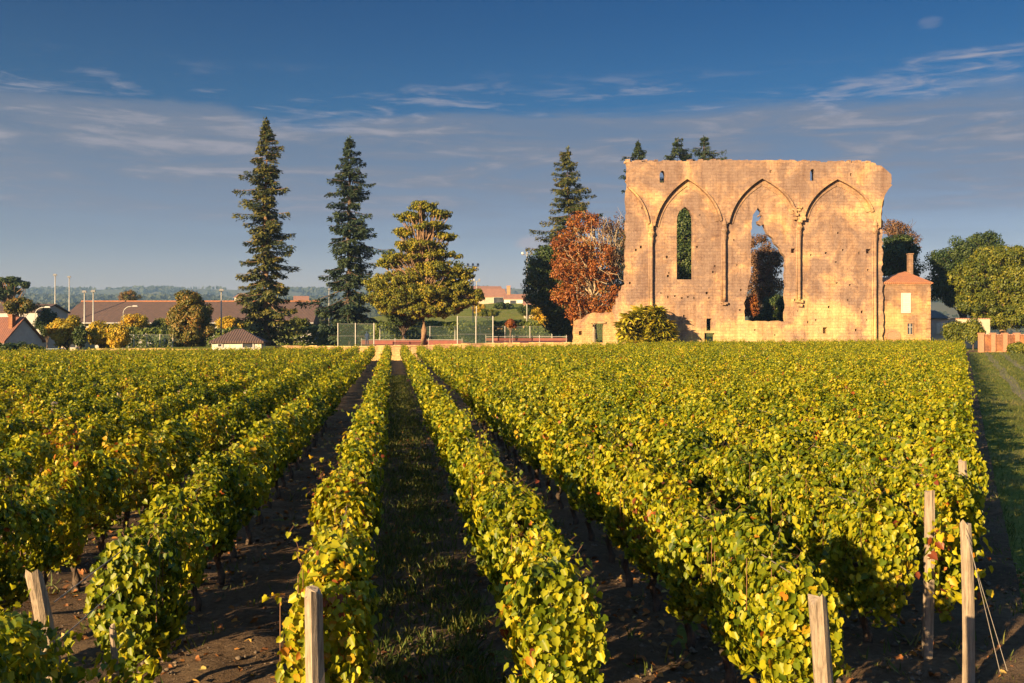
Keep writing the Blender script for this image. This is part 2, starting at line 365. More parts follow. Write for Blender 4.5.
M['shrub'] = leaf_mat('strap_leaves', [(0, (.16, .19, .016)), (.5, (.42, .38, .03)), (1, (.60, .48, .06))], .3, .45, .4, .8)
M['grass'] = leaf_mat('grass_blades', [(0, (.035, .065, .012)), (.5, (.085, .12, .020)), (1, (.20, .18, .05))], .3, .6, .4, 1.0)
M['fallen'] = leaf_mat('fallen_leaves', [(0, (.10, .045, .018)), (.5, (.24, .09, .025)), (.85, (.36, .18, .04)), (1, (.34, .27, .09))], .1, .7)
M['wood_far'] = leaf_mat('far_woodland', [(0, (.010, .020, .012)), (.5, (.020, .034, .016)), (1, (.045, .055, .025))], .1, .7)
M['cloth_blue'] = plain('blue_cloth', (.015, .035, .085), (.01, .025, .06), .9, 8, .2, 40)
M['car_paint'] = plain('blue_grey_car_paint', (.20, .25, .33), (.17, .22, .29), .25, 2, 0)
M['rubber'] = plain('tyre_rubber', (.03, .03, .03), (.02, .02, .02), .9, 4, 0)
M['skin'] = plain('skin', (.50, .30, .22), (.44, .26, .19), .6, 8, 0)
def net_mat():
    m, nt, bs, out = new_mat('green_court_netting'); bs.inputs['Base Color'].default_value = (.03, .06, .045, 1); bs.inputs['Roughness'].default_value = .8
    t = nt.nodes.new('ShaderNodeBsdfTransparent'); mx = nt.nodes.new('ShaderNodeMixShader'); mx.inputs[0].default_value = .22
    nt.links.new(t.outputs[0], mx.inputs[1]); nt.links.new(bs.outputs[0], mx.inputs[2]); nt.links.new(mx.outputs[0], out.inputs['Surface']); return m
M['net'] = net_mat()
def ground_mat():
    m, nt, bs, out = new_mat('rough_grass_ground'); v = objvec(nt)
    a = noise(nt, .35, 6, .65, v, .4); b = noise(nt, 9, 5, .7, v)
    c0 = ramp(nt, a, [(.32, (.085, .12, .022)), (.5, (.14, .16, .034)), (.68, (.19, .17, .065))])
    nt.links.new(mixc(nt, .7, c0, ramp(nt, b, [(.3, (.5, .5, .5)), (.7, (1.2, 1.2, 1.1))]), 'MULTIPLY'), bs.inputs['Base Color'])
    bs.inputs['Roughness'].default_value = 1; bs.inputs['Specular IOR Level'].default_value = .1
    bump(nt, bs, b, 1.0, .12); return m
def soil_mat():
    m, nt, bs, out = new_mat('vineyard_soil'); v = objvec(nt)
    a = noise(nt, .8, 6, .65, v, .3); b = noise(nt, 14, 6, .75, v)
    c0 = ramp(nt, a, [(.3, (.095, .062, .040)), (.5, (.150, .100, .066)), (.7, (.21, .150, .10))])
    nt.links.new(mixc(nt, .8, c0, ramp(nt, b, [(.3, (.45, .42, .4)), (.6, (1, 1, 1)), (.75, (1.5, 1.45, 1.4))]), 'MULTIPLY'), bs.inputs['Base Color'])
    bs.inputs['Roughness'].default_value = 1; bs.inputs['Specular IOR Level'].default_value = .1
    bump(nt, bs, b, 1.0, .10); return m
M['ground'] = ground_mat(); M['soil'] = soil_mat()
M['hill'] = plain('far_fields', (.035, .05, .022), (.085, .085, .045), 1, .004, 0)
M['stones'] = plain('pale_stones', (.15, .11, .08), (.07, .052, .04), .95, 8, .4, 30)
M['track'] = plain('worn_track', (.13, .105, .065), (.08, .085, .03), 1, .8, .8, 9)

# ---------------------------------------------------------------- ground
def grid(name, xs, ys, zf, mat, kind='structure'):
    X, Y = np.meshgrid(xs, ys); Z = zf(X, Y); nx, ny = len(xs), len(ys)
    V = np.stack([X, Y, Z], -1).reshape(-1, 3)
    i = (np.arange(ny - 1)[:, None] * nx + np.arange(nx - 1)[None]).ravel()
    f = np.stack([i, i + 1, i + nx + 1, i + nx], 1)
    o = np_mesh(name, [(V, f, np.zeros(len(f)))], mat); o['kind'] = kind
    o.data.polygons.foreach_set('use_smooth', np.ones(len(f), bool)); return o
xs = np.unique(np.concatenate([np.linspace(-3400, -300, 20), np.linspace(-300, -80, 23), np.linspace(-80, 100, 181), np.linspace(100, 300, 21), np.linspace(300, 3400, 20)]))
ys = np.unique(np.concatenate([np.linspace(-40, 92, 133), np.linspace(92, 98, 31), np.linspace(98, 320, 112), np.linspace(320, 3400, 40)]))
grid('ground', xs, ys, gz, M['ground'])

# field outline in row coordinates
def s_near(L):
    base = 5.6 if L > -.6 else 5.9
    return max(base, L / .606 - .1) if L > 2.5 else base
def s_far(L):
    s = 90.0
    for _ in range(6):
        x, y = xy(L, s); s += float(np.interp(x, [-60, -20, 0, 12, 60], [90, 91.5, 91.5, 99, 105])) - y
    return s
rng = np.random.default_rng(7)
# bare soil under the vines: a strip mesh following the field, real clods near the camera
def soil():
    ch = []
    def patch(Lv, s0f, s1f, n, amp, dz):
        V = []; 
        for L in Lv:
            a, b = s0f(L), s1f(L)
            s = a + (b - a) * np.linspace(0, 1, n) ** 1.6
            x, y = L * VX + s * UX, L * VY + s * UY
            V.append(np.stack([x, y, gz(x, y) + dz + amp(L, s)], 1))
        V = np.concatenate(V); m = len(Lv); i = (np.arange(m - 1)[:, None] * n + np.arange(n - 1)[None]).ravel()
        ch.append((V, np.stack([i, i + n, i + n + 1, i + 1], 1), np.zeros(len(i))))
    ph = rng.uniform(0, 6.28, (12, 3)); fr = rng.normal(0, 6, (12, 2))
    def amp(L, s):
        z = 0
        for (p, q, r_), (fa, fb) in zip(ph, fr): z = z + np.sin(L * fa + s * fb + p)
        return z * .008 * np.clip(1.6 - s / 30, 0, 1)
    Lv = np.unique(np.concatenate([np.arange(-70, -8, .7), np.arange(-8, 10, .12), np.arange(10, 64.5, .7)]))
    patch(Lv, lambda L: (2.0 if L < .9 else max(2.0, L / .606 - 1.0)), lambda L: s_far(L) + 1.0, 260, amp, .04)
    o = np_mesh('soil', ch, M['soil']); o['kind'] = 'structure'; o.data.polygons.foreach_set('use_smooth', np.ones(len(o.data.polygons), bool))
soil()
# worn wheel tracks on the grass strip beside the vines
def wheel_tracks():
    for k, off in enumerate((2.6, 4.2)):
        s = np.linspace(4, 100, 120); pts = []
        for side in (-.28, .28):
            L = s * .606 + off + side + .08 * np.sin(s * .5 + side * 9)
            x, y = L * VX + s * UX, L * VY + s * UY
            pts.append(np.stack([x, y, gz(x, y) + .02], 1))
        V = np.concatenate(pts); n = len(s); i = np.arange(n - 1)
        o = np_mesh('wheel_track', [(V, np.stack([i, i + n, i + n + 1, i + 1], 1), np.zeros(n - 1))], M['track']); o['kind'] = 'structure'
wheel_tracks()

# far hills
def wob(x, seed, a):
    r_ = np.random.default_rng(seed); z = 0
    for k in range(9):
        f = a * 1.7 ** k; z = z + np.sin(x * f + r_.uniform(0, 6.28)) / 1.6 ** k
    return z
def hills():
    def ridge(x, y, y0, top, wid, seed, amp):
        return (top + amp * wob(x, seed, .0022)) * np.exp(-((y - y0) / wid) ** 2)
    def zf(x, y):
        z = ridge(x, y, 1150, 52, 260, 3, 2.4)
        z = np.maximum(z, ridge(x, y, 1800, 84, 320, 5, 3.0))
        z = np.maximum(z, ridge(x, y, 2750, 138, 420, 8, 3.4))
        return z - 18
    xs_ = np.linspace(-3200, 3200, 160); ys_ = np.linspace(640, 3300, 80)
    grid('hills', xs_, ys_, zf, M['hill'])
    r_ = np.random.default_rng(11); n = 30000
    y = np.concatenate([r_.uniform(850, 1250, n // 3), r_.uniform(1400, 1900, n // 3), r_.uniform(2250, 2850, n // 3)]); x = r_.uniform(-.62, .62, n) * y
    keep = wob(x + y * .7, 21, .006) + r_.normal(0, .5, n) > -.1
    x, y = x[keep], y[keep]; m = len(x)
    sz = r_.uniform(.5, 1.3, m) * (2.5 + y * .0022)
    pos = np.stack([x, y, zf(x, y) + sz * .05], 1); nrm = np.stack([r_.normal(0, .5, m), -np.ones(m), r_.uniform(0, .8, m)], 1)
    ch = []
    for k in range(5):
        dp = r_.normal(0, .5, (m, 3)) * sz[:, None] * np.array([1.2, 1, .12])
        ch.append(leaves(pos + dp, nrm + r_.normal(0, .5, (m, 3)), sz, np.tile([0., 0, 1], (m, 1)) + r_.normal(0, .4, (m, 3)), FOLD, r_.uniform(0, 1, m)))
    o = np_mesh('far_wood', ch, M['wood_far']); tag(o, 'blue hazy woodland covering the far hills at the skyline', 'woodland', kind='stuff')
hills()

# ---------------------------------------------------------------- ruin
D = 112.0; SC = D / F
def W2(px, py): return ((px - 512) * SC, CZ + (HY - py) * SC)
def rag(pts, step, amp, seed, closed=True):
    r_ = random.Random(seed); out = []; n = len(pts)
    for i in range(n if closed else n - 1):
        a = Vector(pts[i]); b = Vector(pts[(i + 1) % n]); ln = (b - a).length; k = max(1, int(ln / step)); nn = Vector((-(b - a).y, (b - a).x)).normalized()
        for j in range(k):
            q = a.lerp(b, (j + (r_.uniform(-.25, .25) if j else 0)) / k)
            out.append(tuple(q + nn * r_.uniform(-amp, amp) * (1 if j else .5)))
    if not closed: out.append(tuple(pts[-1]))
    return out
def slab(mb, outer, holes, niches, yf, th, nd=.5):
    def tess(loops):
        flat = [p for l in loops for p in l]
        return flat, tessellate_polygon([[Vector((p[0], p[1], 0)) for p in l] for l in loops])
    flat, tr = tess([outer] + holes + niches); mb.add([(p[0], yf, p[1]) for p in flat], tr)
    flat, tr = tess([outer] + holes); mb.add([(p[0], yf + th, p[1]) for p in flat], tr)
    for l in [outer] + holes:
        n = len(l); mb.add([(p[0], yf, p[1]) for p in l] + [(p[0], yf + th, p[1]) for p in l], [(i, (i + 1) % n, n + (i + 1) % n, n + i) for i in range(n)])
    for l in niches:
        n = len(l); mb.add([(p[0], yf, p[1]) for p in l] + [(p[0], yf + nd, p[1]) for p in l], [(i, (i + 1) % n, n + (i + 1) % n, n + i) for i in range(n)] + [tuple(range(n, 2 * n))])
def arch(l, a, r_, n=12, half=None):
    def bz(p, q, c):
        return [((1 - t) ** 2 * p[0] + 2 * t * (1 - t) * c[0] + t * t * q[0], (1 - t) ** 2 * p[1] + 2 * t * (1 - t) * c[1] + t * t * q[1]) for t in np.linspace(0, 1, n)]
    cl = (l[0] + .16 * (a[0] - l[0]), l[1] + .62 * (a[1] - l[1])); cr = (r_[0] + .16 * (a[0] - r_[0]), r_[1] + .62 * (a[1] - r_[1]))
    A = bz(l, a, cl); B = bz(a, r_, cr)
    if half == 'right': return B
    if half == 'left': return A
    return A + B[1:]
def px2(l): return [W2(*p) for p in l]
YF = D
BASE = 356
def ruin():
    root = empty('ruined_church_wall', (W2(757, 350)[0], D + .8, float(gz(W2(757, 350)[0], D))), 'tall sunlit ruined limestone church wall with pointed arches and two open windows', 'ruin')
    out = rag(px2([(626.5, BASE), (612.5, BASE)]), .6, .05, 1, False)
    outer = px2([(614, BASE), (613, 311)]) 
    outer = rag(px2([(626, BASE), (613, 312), (613.6, 305), (615.5, 304.5), (616, 298), (618.5, 297), (619, 291.5), (622, 290), (622.5, 285.5), (625, 284), (626.2, 240), (626.4, 163), (640, 161.8), (700, 161.2), (757, 160.2), (794, 160.2), (796, 161.8), (840, 162.6), (874.5, 163.2), (875.5, 165.5), (880, 166), (885, 170), (890.5, 174.5), (891, 182), (887.5, 188), (884, 197), (882.6, 212), (882.3, 260), (883, BASE)]), .38, .14, 2)
    holes = [
        px2([(676.8, 279.5), (676.8, 222)] + [(677.3, 216), (679.5, 211), (685, 206.6), (690.3, 211), (692.4, 216)] + [(692.8, 222), (692.8, 279.5)]),
        rag(px2([(744.6, 320.5), (744.2, 303), (747.5, 292), (748.7, 283), (751, 276), (751.4, 224), (753, 215), (758, 207.6), (761.5, 211.5), (760.3, 214.5), (762.3, 216), (760.5, 219.5), (757.5, 221), (758, 224), (761, 226), (763.5, 224.5), (765.5, 229), (768, 234), (772.5, 238), (775, 244), (779.5, 248), (782, 253), (785.5, 257), (786, 290), (785.8, 321.5)]), .45, .09, 3),
        px2([(659.3, 183), (659.3, 174.5), (660.3, 172), (662, 171), (663.7, 172), (664.6, 174.5), (664.6, 183)]),
        px2([(809.3, 181), (809.3, 172.5), (810.3, 170), (811.8, 169.4), (813.3, 170), (814, 172.5), (814, 181)]),
    ]
    holes += [px2([(706.5, 330.5), (706.5, 318.5), (711.5, 318.5), (711.5, 330.5)]), px2([(704.5, 344), (704.5, 333), (714.5, 333), (714.5, 344)])]
    niches = [px2([(822.8, 333.5), (822.8, 327.3), (827.2, 327.3), (827.2, 333.5)]), px2([(779, 243.5), (779, 238), (784, 238), (784, 243.5)][::-1]) if 0 else px2([(791, 253), (791, 248.5), (795, 248.5), (795, 253)]),
              px2([(866, 253.5), (866, 249), (870.5, 249), (870.5, 253.5)])]
    r_ = random.Random(5)
    put = [(636, 250), (641, 247), (667, 257), (669, 273), (668, 276), (697, 247), (715, 266), (713, 272), (661, 293), (668, 297), (675, 296), (682, 298), (688, 297), (694, 298), (709, 298), (707, 293), (667, 190), (645, 180), (649, 200), (702, 192), (708, 185), (719, 201), (737, 265), (741, 290), (734, 240), (811, 255), (826, 253), (838, 233), (836, 262), (837, 283), (829, 307), (859, 253), (868, 270), (798, 311), (808, 322), (848, 300), (862, 312), (816, 320), (630, 283), (632, 184), (770, 172), (790, 190), (748, 180), (850, 175), (795, 300), (740, 310), (755, 330), (775, 335), (856, 330), (700, 215), (823, 345), (634, 336), (684, 316), (843, 250), (642, 208), (867, 320), (850, 285)]
    for x, y in put:
        w = r_.uniform(.55, 1.15); h = r_.uniform(.65, 1.4); niches.append(px2([(x - w, y + h), (x - w * 1.1, y - h), (x + w, y - h * .9), (x + w * .9, y + h)]))
    mb = MB(); slab(mb, outer, holes, niches, YF, .85, .55); mb.build('wall', M['stone'], root)
    # upper wall and spandrels stand proud of the arched panels and come down to a point over each shaft
    AA = arch(W2(653.5, 226), W2(686.5, 178.6), W2(720.5, 221)); AB = arch(W2(727.5, 223), W2(761, 178.2), W2(795, 214)); AC = arch(W2(802.5, 218), W2(836, 179), W2(871.5, 212))
    HL = arch(W2(600, 222), W2(628.2, 188), W2(648.5, 224), half='right'); HR = px2([(878.4, 228), (878.6, 214), (880.0, 203), (882.6, 195), (886.4, 189), (889.8, 185.2)])
    top = rag(px2([(626.6, 187), (626.4, 163.2), (640, 162), (700, 161.4), (757, 160.4), (794, 160.4), (796, 162), (840, 162.8), (874.3, 163.4), (875.4, 165.6), (880, 166.2), (884.8, 170.2), (890.2, 174.7), (890.6, 182)]), .42, .07, 12, False)
    lay = top + HR[::-1] + [W2(874.4, 233)] + AC[::-1] + [W2(798.8, 229)] + AB[::-1] + [W2(724, 232)] + AA[::-1] + [W2(651.2, 235)] + HL[::-1]
    mb = MB(); nn = [n_ for n_ in niches if n_[0][1] > W2(0, 178)[1] and n_[0][1] < W2(0, 166)[1] and W2(640, 0)[0] < n_[0][0] < W2(870, 0)[0]]
    slab(mb, lay, holes[2:4], nn[:3], YF - .30, .298, .2); mb.build('spandrels', M['stone'], root)
    def rib(path):
        mb = MB(); mb.ribbon(path, .20, YF - .52, YF - .02); mb.build('arch_rib', M['stone_trim'], root)
    for path in (AA, AB, AC, HL, HR): rib(path)
    for path in (AA, AB, AC):       # voussoir ring just inside each rib
        mx_ = path[11][0]; inner = [(x + (.38 if x < mx_ - .05 else (-.38 if x > mx_ + .05 else 0)), z - .38 * (1 - min(abs(x - mx_) / 4, 1))) for x, z in path]
        mb = MB(); mb.ribbon(inner, .5, YF - .09, YF + .02); mb.build('voussoirs', M['stone_trim'], root)
    for px, t, b in ((651.2, 232, 312), (724, 229, 301), (798.7, 226, 301), (874.4, 230, BASE)):
        x, zt = W2(px, t); _, zb = W2(px, b); mb = MB(); n = 16
        mb.tube([(x, YF - .28, zb + k * (zt - zb) / n) for k in range(n + 1)], [.17 * r_.uniform(.85, 1.1) for _ in range(n + 1)], 10); mb.tube([(x - .22, YF - .10, zb), (x - .22, YF - .10, zt)], .13, 8)
        p = mb.build('shaft', M['stone_trim'], root, True)
        mb = MB(); mb.tube([(x, YF - .26, zt - 1.5), (x, YF - .27, zt - .8), (x, YF - .28, zt - .2), (x, YF - .27, zt + .5), (x, YF - .2, zt + 1.2)], [.16, .25, .36, .30, .12], 10)
        if 790 < px < 800:
            for k in range(18): mb.box((x + r_.uniform(-.7, .5), YF - .25 - r_.uniform(0, .2), zt + r_.uniform(.2, 2.2)), (r_.uniform(.2, .5), .4, r_.uniform(.15, .35)), r_.uniform(-.3, .3))
        mb.build('capital', M['stone_trim'], p)
        if b < 340:
            mb = MB()
            for k in range(7): mb.box((x + r_.uniform(-.3, .3), YF - .1, zb - r_.uniform(-.1, .5)), (r_.uniform(.2, .5), .5, r_.uniform(.15, .35)), r_.uniform(-.3, .3))
            mb.build('corbel', M['stone_trim'], p)
    # remains of tracery: a cusped ring in the head of the broken window
    mb = MB(); cx, cz_ = W2(761.6, 218.6); mb.tube([(cx + .42 * math.cos(t), YF + .45, cz_ + .42 * math.sin(t)) for t in np.linspace(-2.4, 2.6, 16)], .10, 6); mb.build('tracery', M['stone_trim'], root)
    # stones along the broken crest
    mb = MB()
    for k in range(150):
        px = r_.uniform(627, 874); x, z = W2(px, 161.2 if px < 757 else 162); mb.box((x, YF + r_.uniform(.05, .7), z + r_.uniform(-.1, .10)), (r_.uniform(.2, .6), r_.uniform(.25, .5), r_.uniform(.16, .34)), r_.uniform(-.4, .4))
    mb.build('crest_stones', M['stone'], root)
    return root
ruin()

# low ruined wall with a square opening, left of the big wall
def low_ruin():
    x0, _ = W2(594, 350); root = empty('low_ruined_wall', (x0, D - .4, float(gz(x0, D))), 'low broken limestone wall with a square opening left of the tall ruin', 'ruined wall')
    mb = MB(); outer = rag(px2([(572.5, BASE), (573.3, 329), (574, 321), (583, 319), (588, 314.5), (594, 312.5), (606, 312.6), (613, 311.5), (618, 309), (618, BASE)]), .38, .09, 21)
    slab(mb, outer, [px2([(592.6, 342.5), (592.6, 323.3), (603.6, 323.3), (603.6, 342.5)])], [px2([(579, 335), (579, 331), (582, 331), (582, 335)])], D + .12, 1.0); mb.build('wall', M['stone_low'], root)
    mb = MB(); a = W2(598, 322.4); mb.box((a[0], D + .1, a[1]), (1.7, .3, .22)); mb.build('lintel', M['stone_trim'], root)
    mb = MB()
    r_ = random.Random(3)
    for k in range(14): a = W2(r_.uniform(591, 605), 345); mb.box((a[0], D - 1.2 - r_.uniform(0, .6), float(gz(a[0], D)) + .2), (r_.uniform(.3, .7), .4, r_.uniform(.3, .6)), r_.uniform(-1, 1))
    mb.build('fallen_blocks', M['stone_low'], root)
low_ruin()

# ---------------------------------------------------------------- buildings
def window(root, x, z, w, h, y, mat_in, frame=True, surround=None):
    """recessed window panel on a wall facing the camera at depth y"""
    mb = MB()
    t = .10
    for c_, s_ in (((x - w / 2 - t / 2, y - .02, z), (t, .14, h + 2 * t)), ((x + w / 2 + t / 2, y - .02, z), (t, .14, h + 2 * t)), ((x, y - .02, z + h / 2 + t / 2), (w, .14, t)), ((x, y - .02, z - h / 2 - t / 2), (w, .14, t))): mb.box(c_, s_)
    o = mb.build('window', surround or M['white_paint'], root)
    mb = MB(); mb.box((x, y + .0, z), (w, .06, h)); mb.build('pane', mat_in, o)
    return o
def stone_house():
    d = D + .4; sc = d / F
    def w(px, py): return (px - 512) * sc, CZ + (HY - py) * sc
    xl, zt = w(883.2, 283.2); xr, zb = w(930.4, 352); root = empty('stone_house', ((xl + xr) / 2, d + 3, float(gz(xl, d))), 'small stone house with tiled roof built against the right end of the ruin', 'house')
    mb = MB(); dp = 6.5; mb.box(((xl + xr) / 2, d + dp / 2, (zt + zb) / 2), (xr - xl, dp, zt - zb)); mb.build('wall', M['stone_house'], root)
    mb = MB(); e = .22; xa, za = w(918.5, 266.5)
    A = [(xl - .02, d - e, zt - .06), (xr + e, d - e, zt - .06), (xr + e, d + dp, zt - .06), (xl - .02, d + dp, zt - .06)]; rid = [(xl + 2.3, d + dp * .5, za - .75), (xa - .2, d + dp * .5, za - .35)]
    A2 = [(x, y, z + .14) for x, y, z in A]
    mb.add(A + A2 + rid, [(3, 2, 1, 0), (0, 1, 5, 4), (1, 2, 6, 5), (2, 3, 7, 6), (3, 0, 4, 7), (4, 5, 9, 8), (5, 6, 9), (6, 7, 8, 9), (7, 4, 8)]); rf = mb.build('roof', M['tile'], root)
    x, zc1 = w(920.6, 252.5); _, zc0 = w(920.6, 276); mb = MB(); mb.box((x, d + 3.0, (zc1 + zc0) / 2), (.48, .6, zc1 - zc0), 0); mb.box((x, d + 3.0, zc1 + .06), (.6, .72, .12)); mb.build('chimney', M['stone_house'], rf)
    x, z = w(905.8, 303); o = window(root, x, z, .85, 2.05, d, M['white_paint'])
    mb = MB(); 
    for k in range(9): mb.box((x - .21, d - .06, z - .9 + k * .22), (.36, .06, .09)); mb.box((x + .21, d - .06, z - .9 + k * .22), (.36, .06, .09))
    mb.build('shutter', M['white_paint'], o)
    x, z = w(909.8, 328.8); o = window(root, x, z, .55, 1.2, d, M['glass'], surround=M['stone_trim'])
    mb = MB(); mb.box((x, d - .045, z), (.05, .04, 1.2)); mb.box((x, d - .045, z + .2), (.55, .04, .05)); mb.build('glazing_bar', M['white_paint'], o)
    mb = MB(); x, z = w(892.5, 344); zt2 = w(892.5, 330)[1]
    pts = [(x - .75, z - .3), (x - .75, zt2 - .5)] + [(x + .75 * math.cos(t), zt2 - .5 + .45 * math.sin(t)) for t in np.linspace(math.pi, 0, 9)][1:-1] + [(x + .75, zt2 - .5), (x + .75, z - .3)]
    mb.ribbon(pts, .22, d - .07, d + .1); p = mb.build('blocked_arch', M['brick'], root); mb = MB(); mb.add([(a, d - .02, b) for a, b in pts] + [(a, d + .05, b) for a, b in pts], [tuple(range(len(pts)))]); mb.build('infill', M['brick'], p)
    mb = MB(); 
    for k in range(14): mb.box((xr - .16 - .07 * (k % 2), d - .02, zb + .3 + k * .52), (.34 + .14 * (k % 2), .1, .44))
    mb.build('quoins', M['stone_trim'], root); mb = MB()
    x, z = w(907, 284.4); mb.box(((xl + xr) / 2, d - .05, z), (xr - xl + .1, .1, .14)); mb.build('eaves_course', M['stone_trim'], root)
stone_house()
def annex():
    d = 117.0; sc = d / F
    def w(px, py): return (px - 512) * sc, CZ + (HY - py) * sc
    xl, zt = w(931.5, 318); xr, zb = w(948, 350); root = empty('slate_roofed_annex', ((xl + xr) / 2, d + 2, float(gz(xl, d))), 'low grey annex with slate roof and white door beside the stone house', 'annex')
    mb = MB(); mb.box(((xl + xr) / 2, d + 2, (zt + zb) / 2), (xr - xl, 4, zt - zb)); mb.build('wall', M['grey_wall'], root)
    mb = MB(); z2 = w(0, 309.5)[1]; e = .2; mb.add([(xl, d - e, zt), (xr + e, d - e, zt), (xr + e, d + 4, z2), (xl, d + 4, z2), (xl, d - e, zt - .15), (xr + e, d - e, zt - .15), (xr + e, d + 4, zt - .15), (xl, d + 4, zt - .15)], [(0, 1, 2, 3), (4, 5, 1, 0), (5, 6, 2, 1), (6, 7, 3, 2), (7, 4, 0, 3), (7, 6, 5, 4)]); mb.build('roof', M['slate'], root)
    x, z = w(940.5, 328.5); mb = MB(); mb.box((x, d - .03, z), (1.0, .1, 1.3)); mb.box((x, d - .09, z), (.06, .04, 1.3)); mb.build('door', M['white_paint'], root)
annex()
def garden_wall():
    d = 119.0; sc = d / F
    def w(px, py): return (px - 512) * sc, CZ + (HY - py) * sc
    root = empty('cream_garden_wall', (w(965, 345)[0], d, float(gz(55, d))), 'cream rendered garden wall behind the bushes right of the annex', 'wall')
    mb = MB(); xl, zt = w(948.5, 319); xr, zb = w(990, 350); mb.box(((xl + xr) / 2, d + .15, (zt + zb) / 2), (xr - xl, .3, zt - zb)); mb.build('wall', M['render'], root)
    mb = MB(); mb.box(((xl + xr) / 2, d + .15, zt + .05), (xr - xl + .1, .42, .1)); mb.build('coping', M['tile_pink'], root)
garden_wall()
def brick_wall():
    d = 104.0; sc = d / F
    def w(px, py): return (px - 512) * sc, CZ + (HY - py) * sc
    root = empty('brick_boundary_wall', (w(1005, 353)[0], d, float(gz(55, d))), 'orange brick boundary wall with pilasters at the far end of the grass track', 'wall')
    xl, zt = w(981, 335.2); xr, zb = w(1075, 356); mb = MB(); mb.box(((xl + xr) / 2, d + .15, (zt + zb) / 2), (xr - xl, .3, zt - zb)); mb.build('wall', M['brick_wall'], root)
    mb = MB(); mb.box(((xl + xr) / 2, d + .15, zt + .06), (xr - xl + .1, .44, .12)); mb.build('coping', M['tile_pink'], root)
    for px in (981.5, 993, 1005, 1017, 1030, 1045, 1060):
        x, _ = w(px, 345); mb = MB(); mb.box((x, d + .1, (zt + zb) / 2 + .06), (.42, .5, zt - zb + .16)); mb.box((x, d + .1, zt + .2), (.52, .6, .1)); mb.build('pilaster', M['brick'], root)
M['brick_wall'] = stone_mat('orange_brick', (.95, .66, .52), .16, 1.1, .1)
brick_wall()

# retaining wall along the end of the rows
def retaining():
    root = empty('stone_retaining_wall', (-14, 94.6, 0), 'low rubble retaining wall running along the far end of the vine rows', 'wall')
    mb = MB(); mc = MB(); r_ = random.Random(4); n = 60
    for k in range(n):
        x0 = -41 + k * 48.2 / n; x1 = x0 + 48.2 / n; y0 = 94.9; xm = (x0 + x1) / 2
        if -29 < xm < -22.6: continue
        zt = float(gz(xm, 97)) + (.16 if xm > -24 else -.12) + r_.uniform(-.03, .05); zb = float(gz(xm, 94)) - .3
        mb.box((xm, y0 + r_.uniform(-.03, .03), (zt + zb) / 2), (x1 - x0 + .02 + .01 * (k % 2), .6 + .02 * (k % 3), zt - zb)); mc.box((xm, y0, zt + .05), (x1 - x0 - .02, .72 + r_.uniform(-.04, .04), .1 + r_.uniform(0, .04)))
    mb.build('wall', M['stone_low'], root); mc.build('coping', M['stone_trim'], root)
retaining()

def long_building():
    d = 152.0; sc = d / F
    def w(px, py): return (px - 512) * sc, CZ + (HY - py) * sc
    xl, ze = w(57, 322.5); xr, zr = w(314, 301.6); root = empty('long_roofed_building', ((xl + xr) / 2, d + 6, 1), 'long low building with a broad brown tiled roof behind the hedges', 'building')
    mb = MB(); zb = -1.5; dp = 13; mb.box(((xl + xr) / 2 + .3, d + dp / 2, (ze + zb) / 2 - .1), (xr - xl - 1.2, dp - 1.2, ze - zb)); mb.build('wall', M['grey_wall'], root)
    mb = MB(); ov = .9
    mb.add([(xl, d - .3, ze), (xr, d - .3, ze), (xr, d + dp + .3, ze), (xl, d + dp + .3, ze), (xl + ov, d + dp / 2, zr + .22), (xr - .3, d + dp / 2, zr + .22), (xl, d - .3, ze - .25), (xr, d - .3, ze - .25), (xr, d + dp + .3, ze - .25), (xl, d + dp + .3, ze - .25)],
           [(0, 1, 5, 4), (2, 3, 4, 5), (3, 0, 4), (1, 2, 5), (6, 7, 1, 0), (7, 8, 2, 1), (8, 9, 3, 2), (9, 6, 0, 3), (9, 8, 7, 6)]); rf = mb.build('roof', M['tile_dark'], root)
    mb = MB(); mb.tube([(xl + ov, d + dp / 2, zr + .27), (xr - .3, d + dp / 2, zr + .27)], .10, 8); mb.build('ridge_tiles', M['tile'], rf)
    mb = MB(); mb.tube([(xl, d - .42, ze - .1), (xr, d - .42, ze - .1)], .1, 8); mb.build('gutter', M['pole'], root)
long_building()

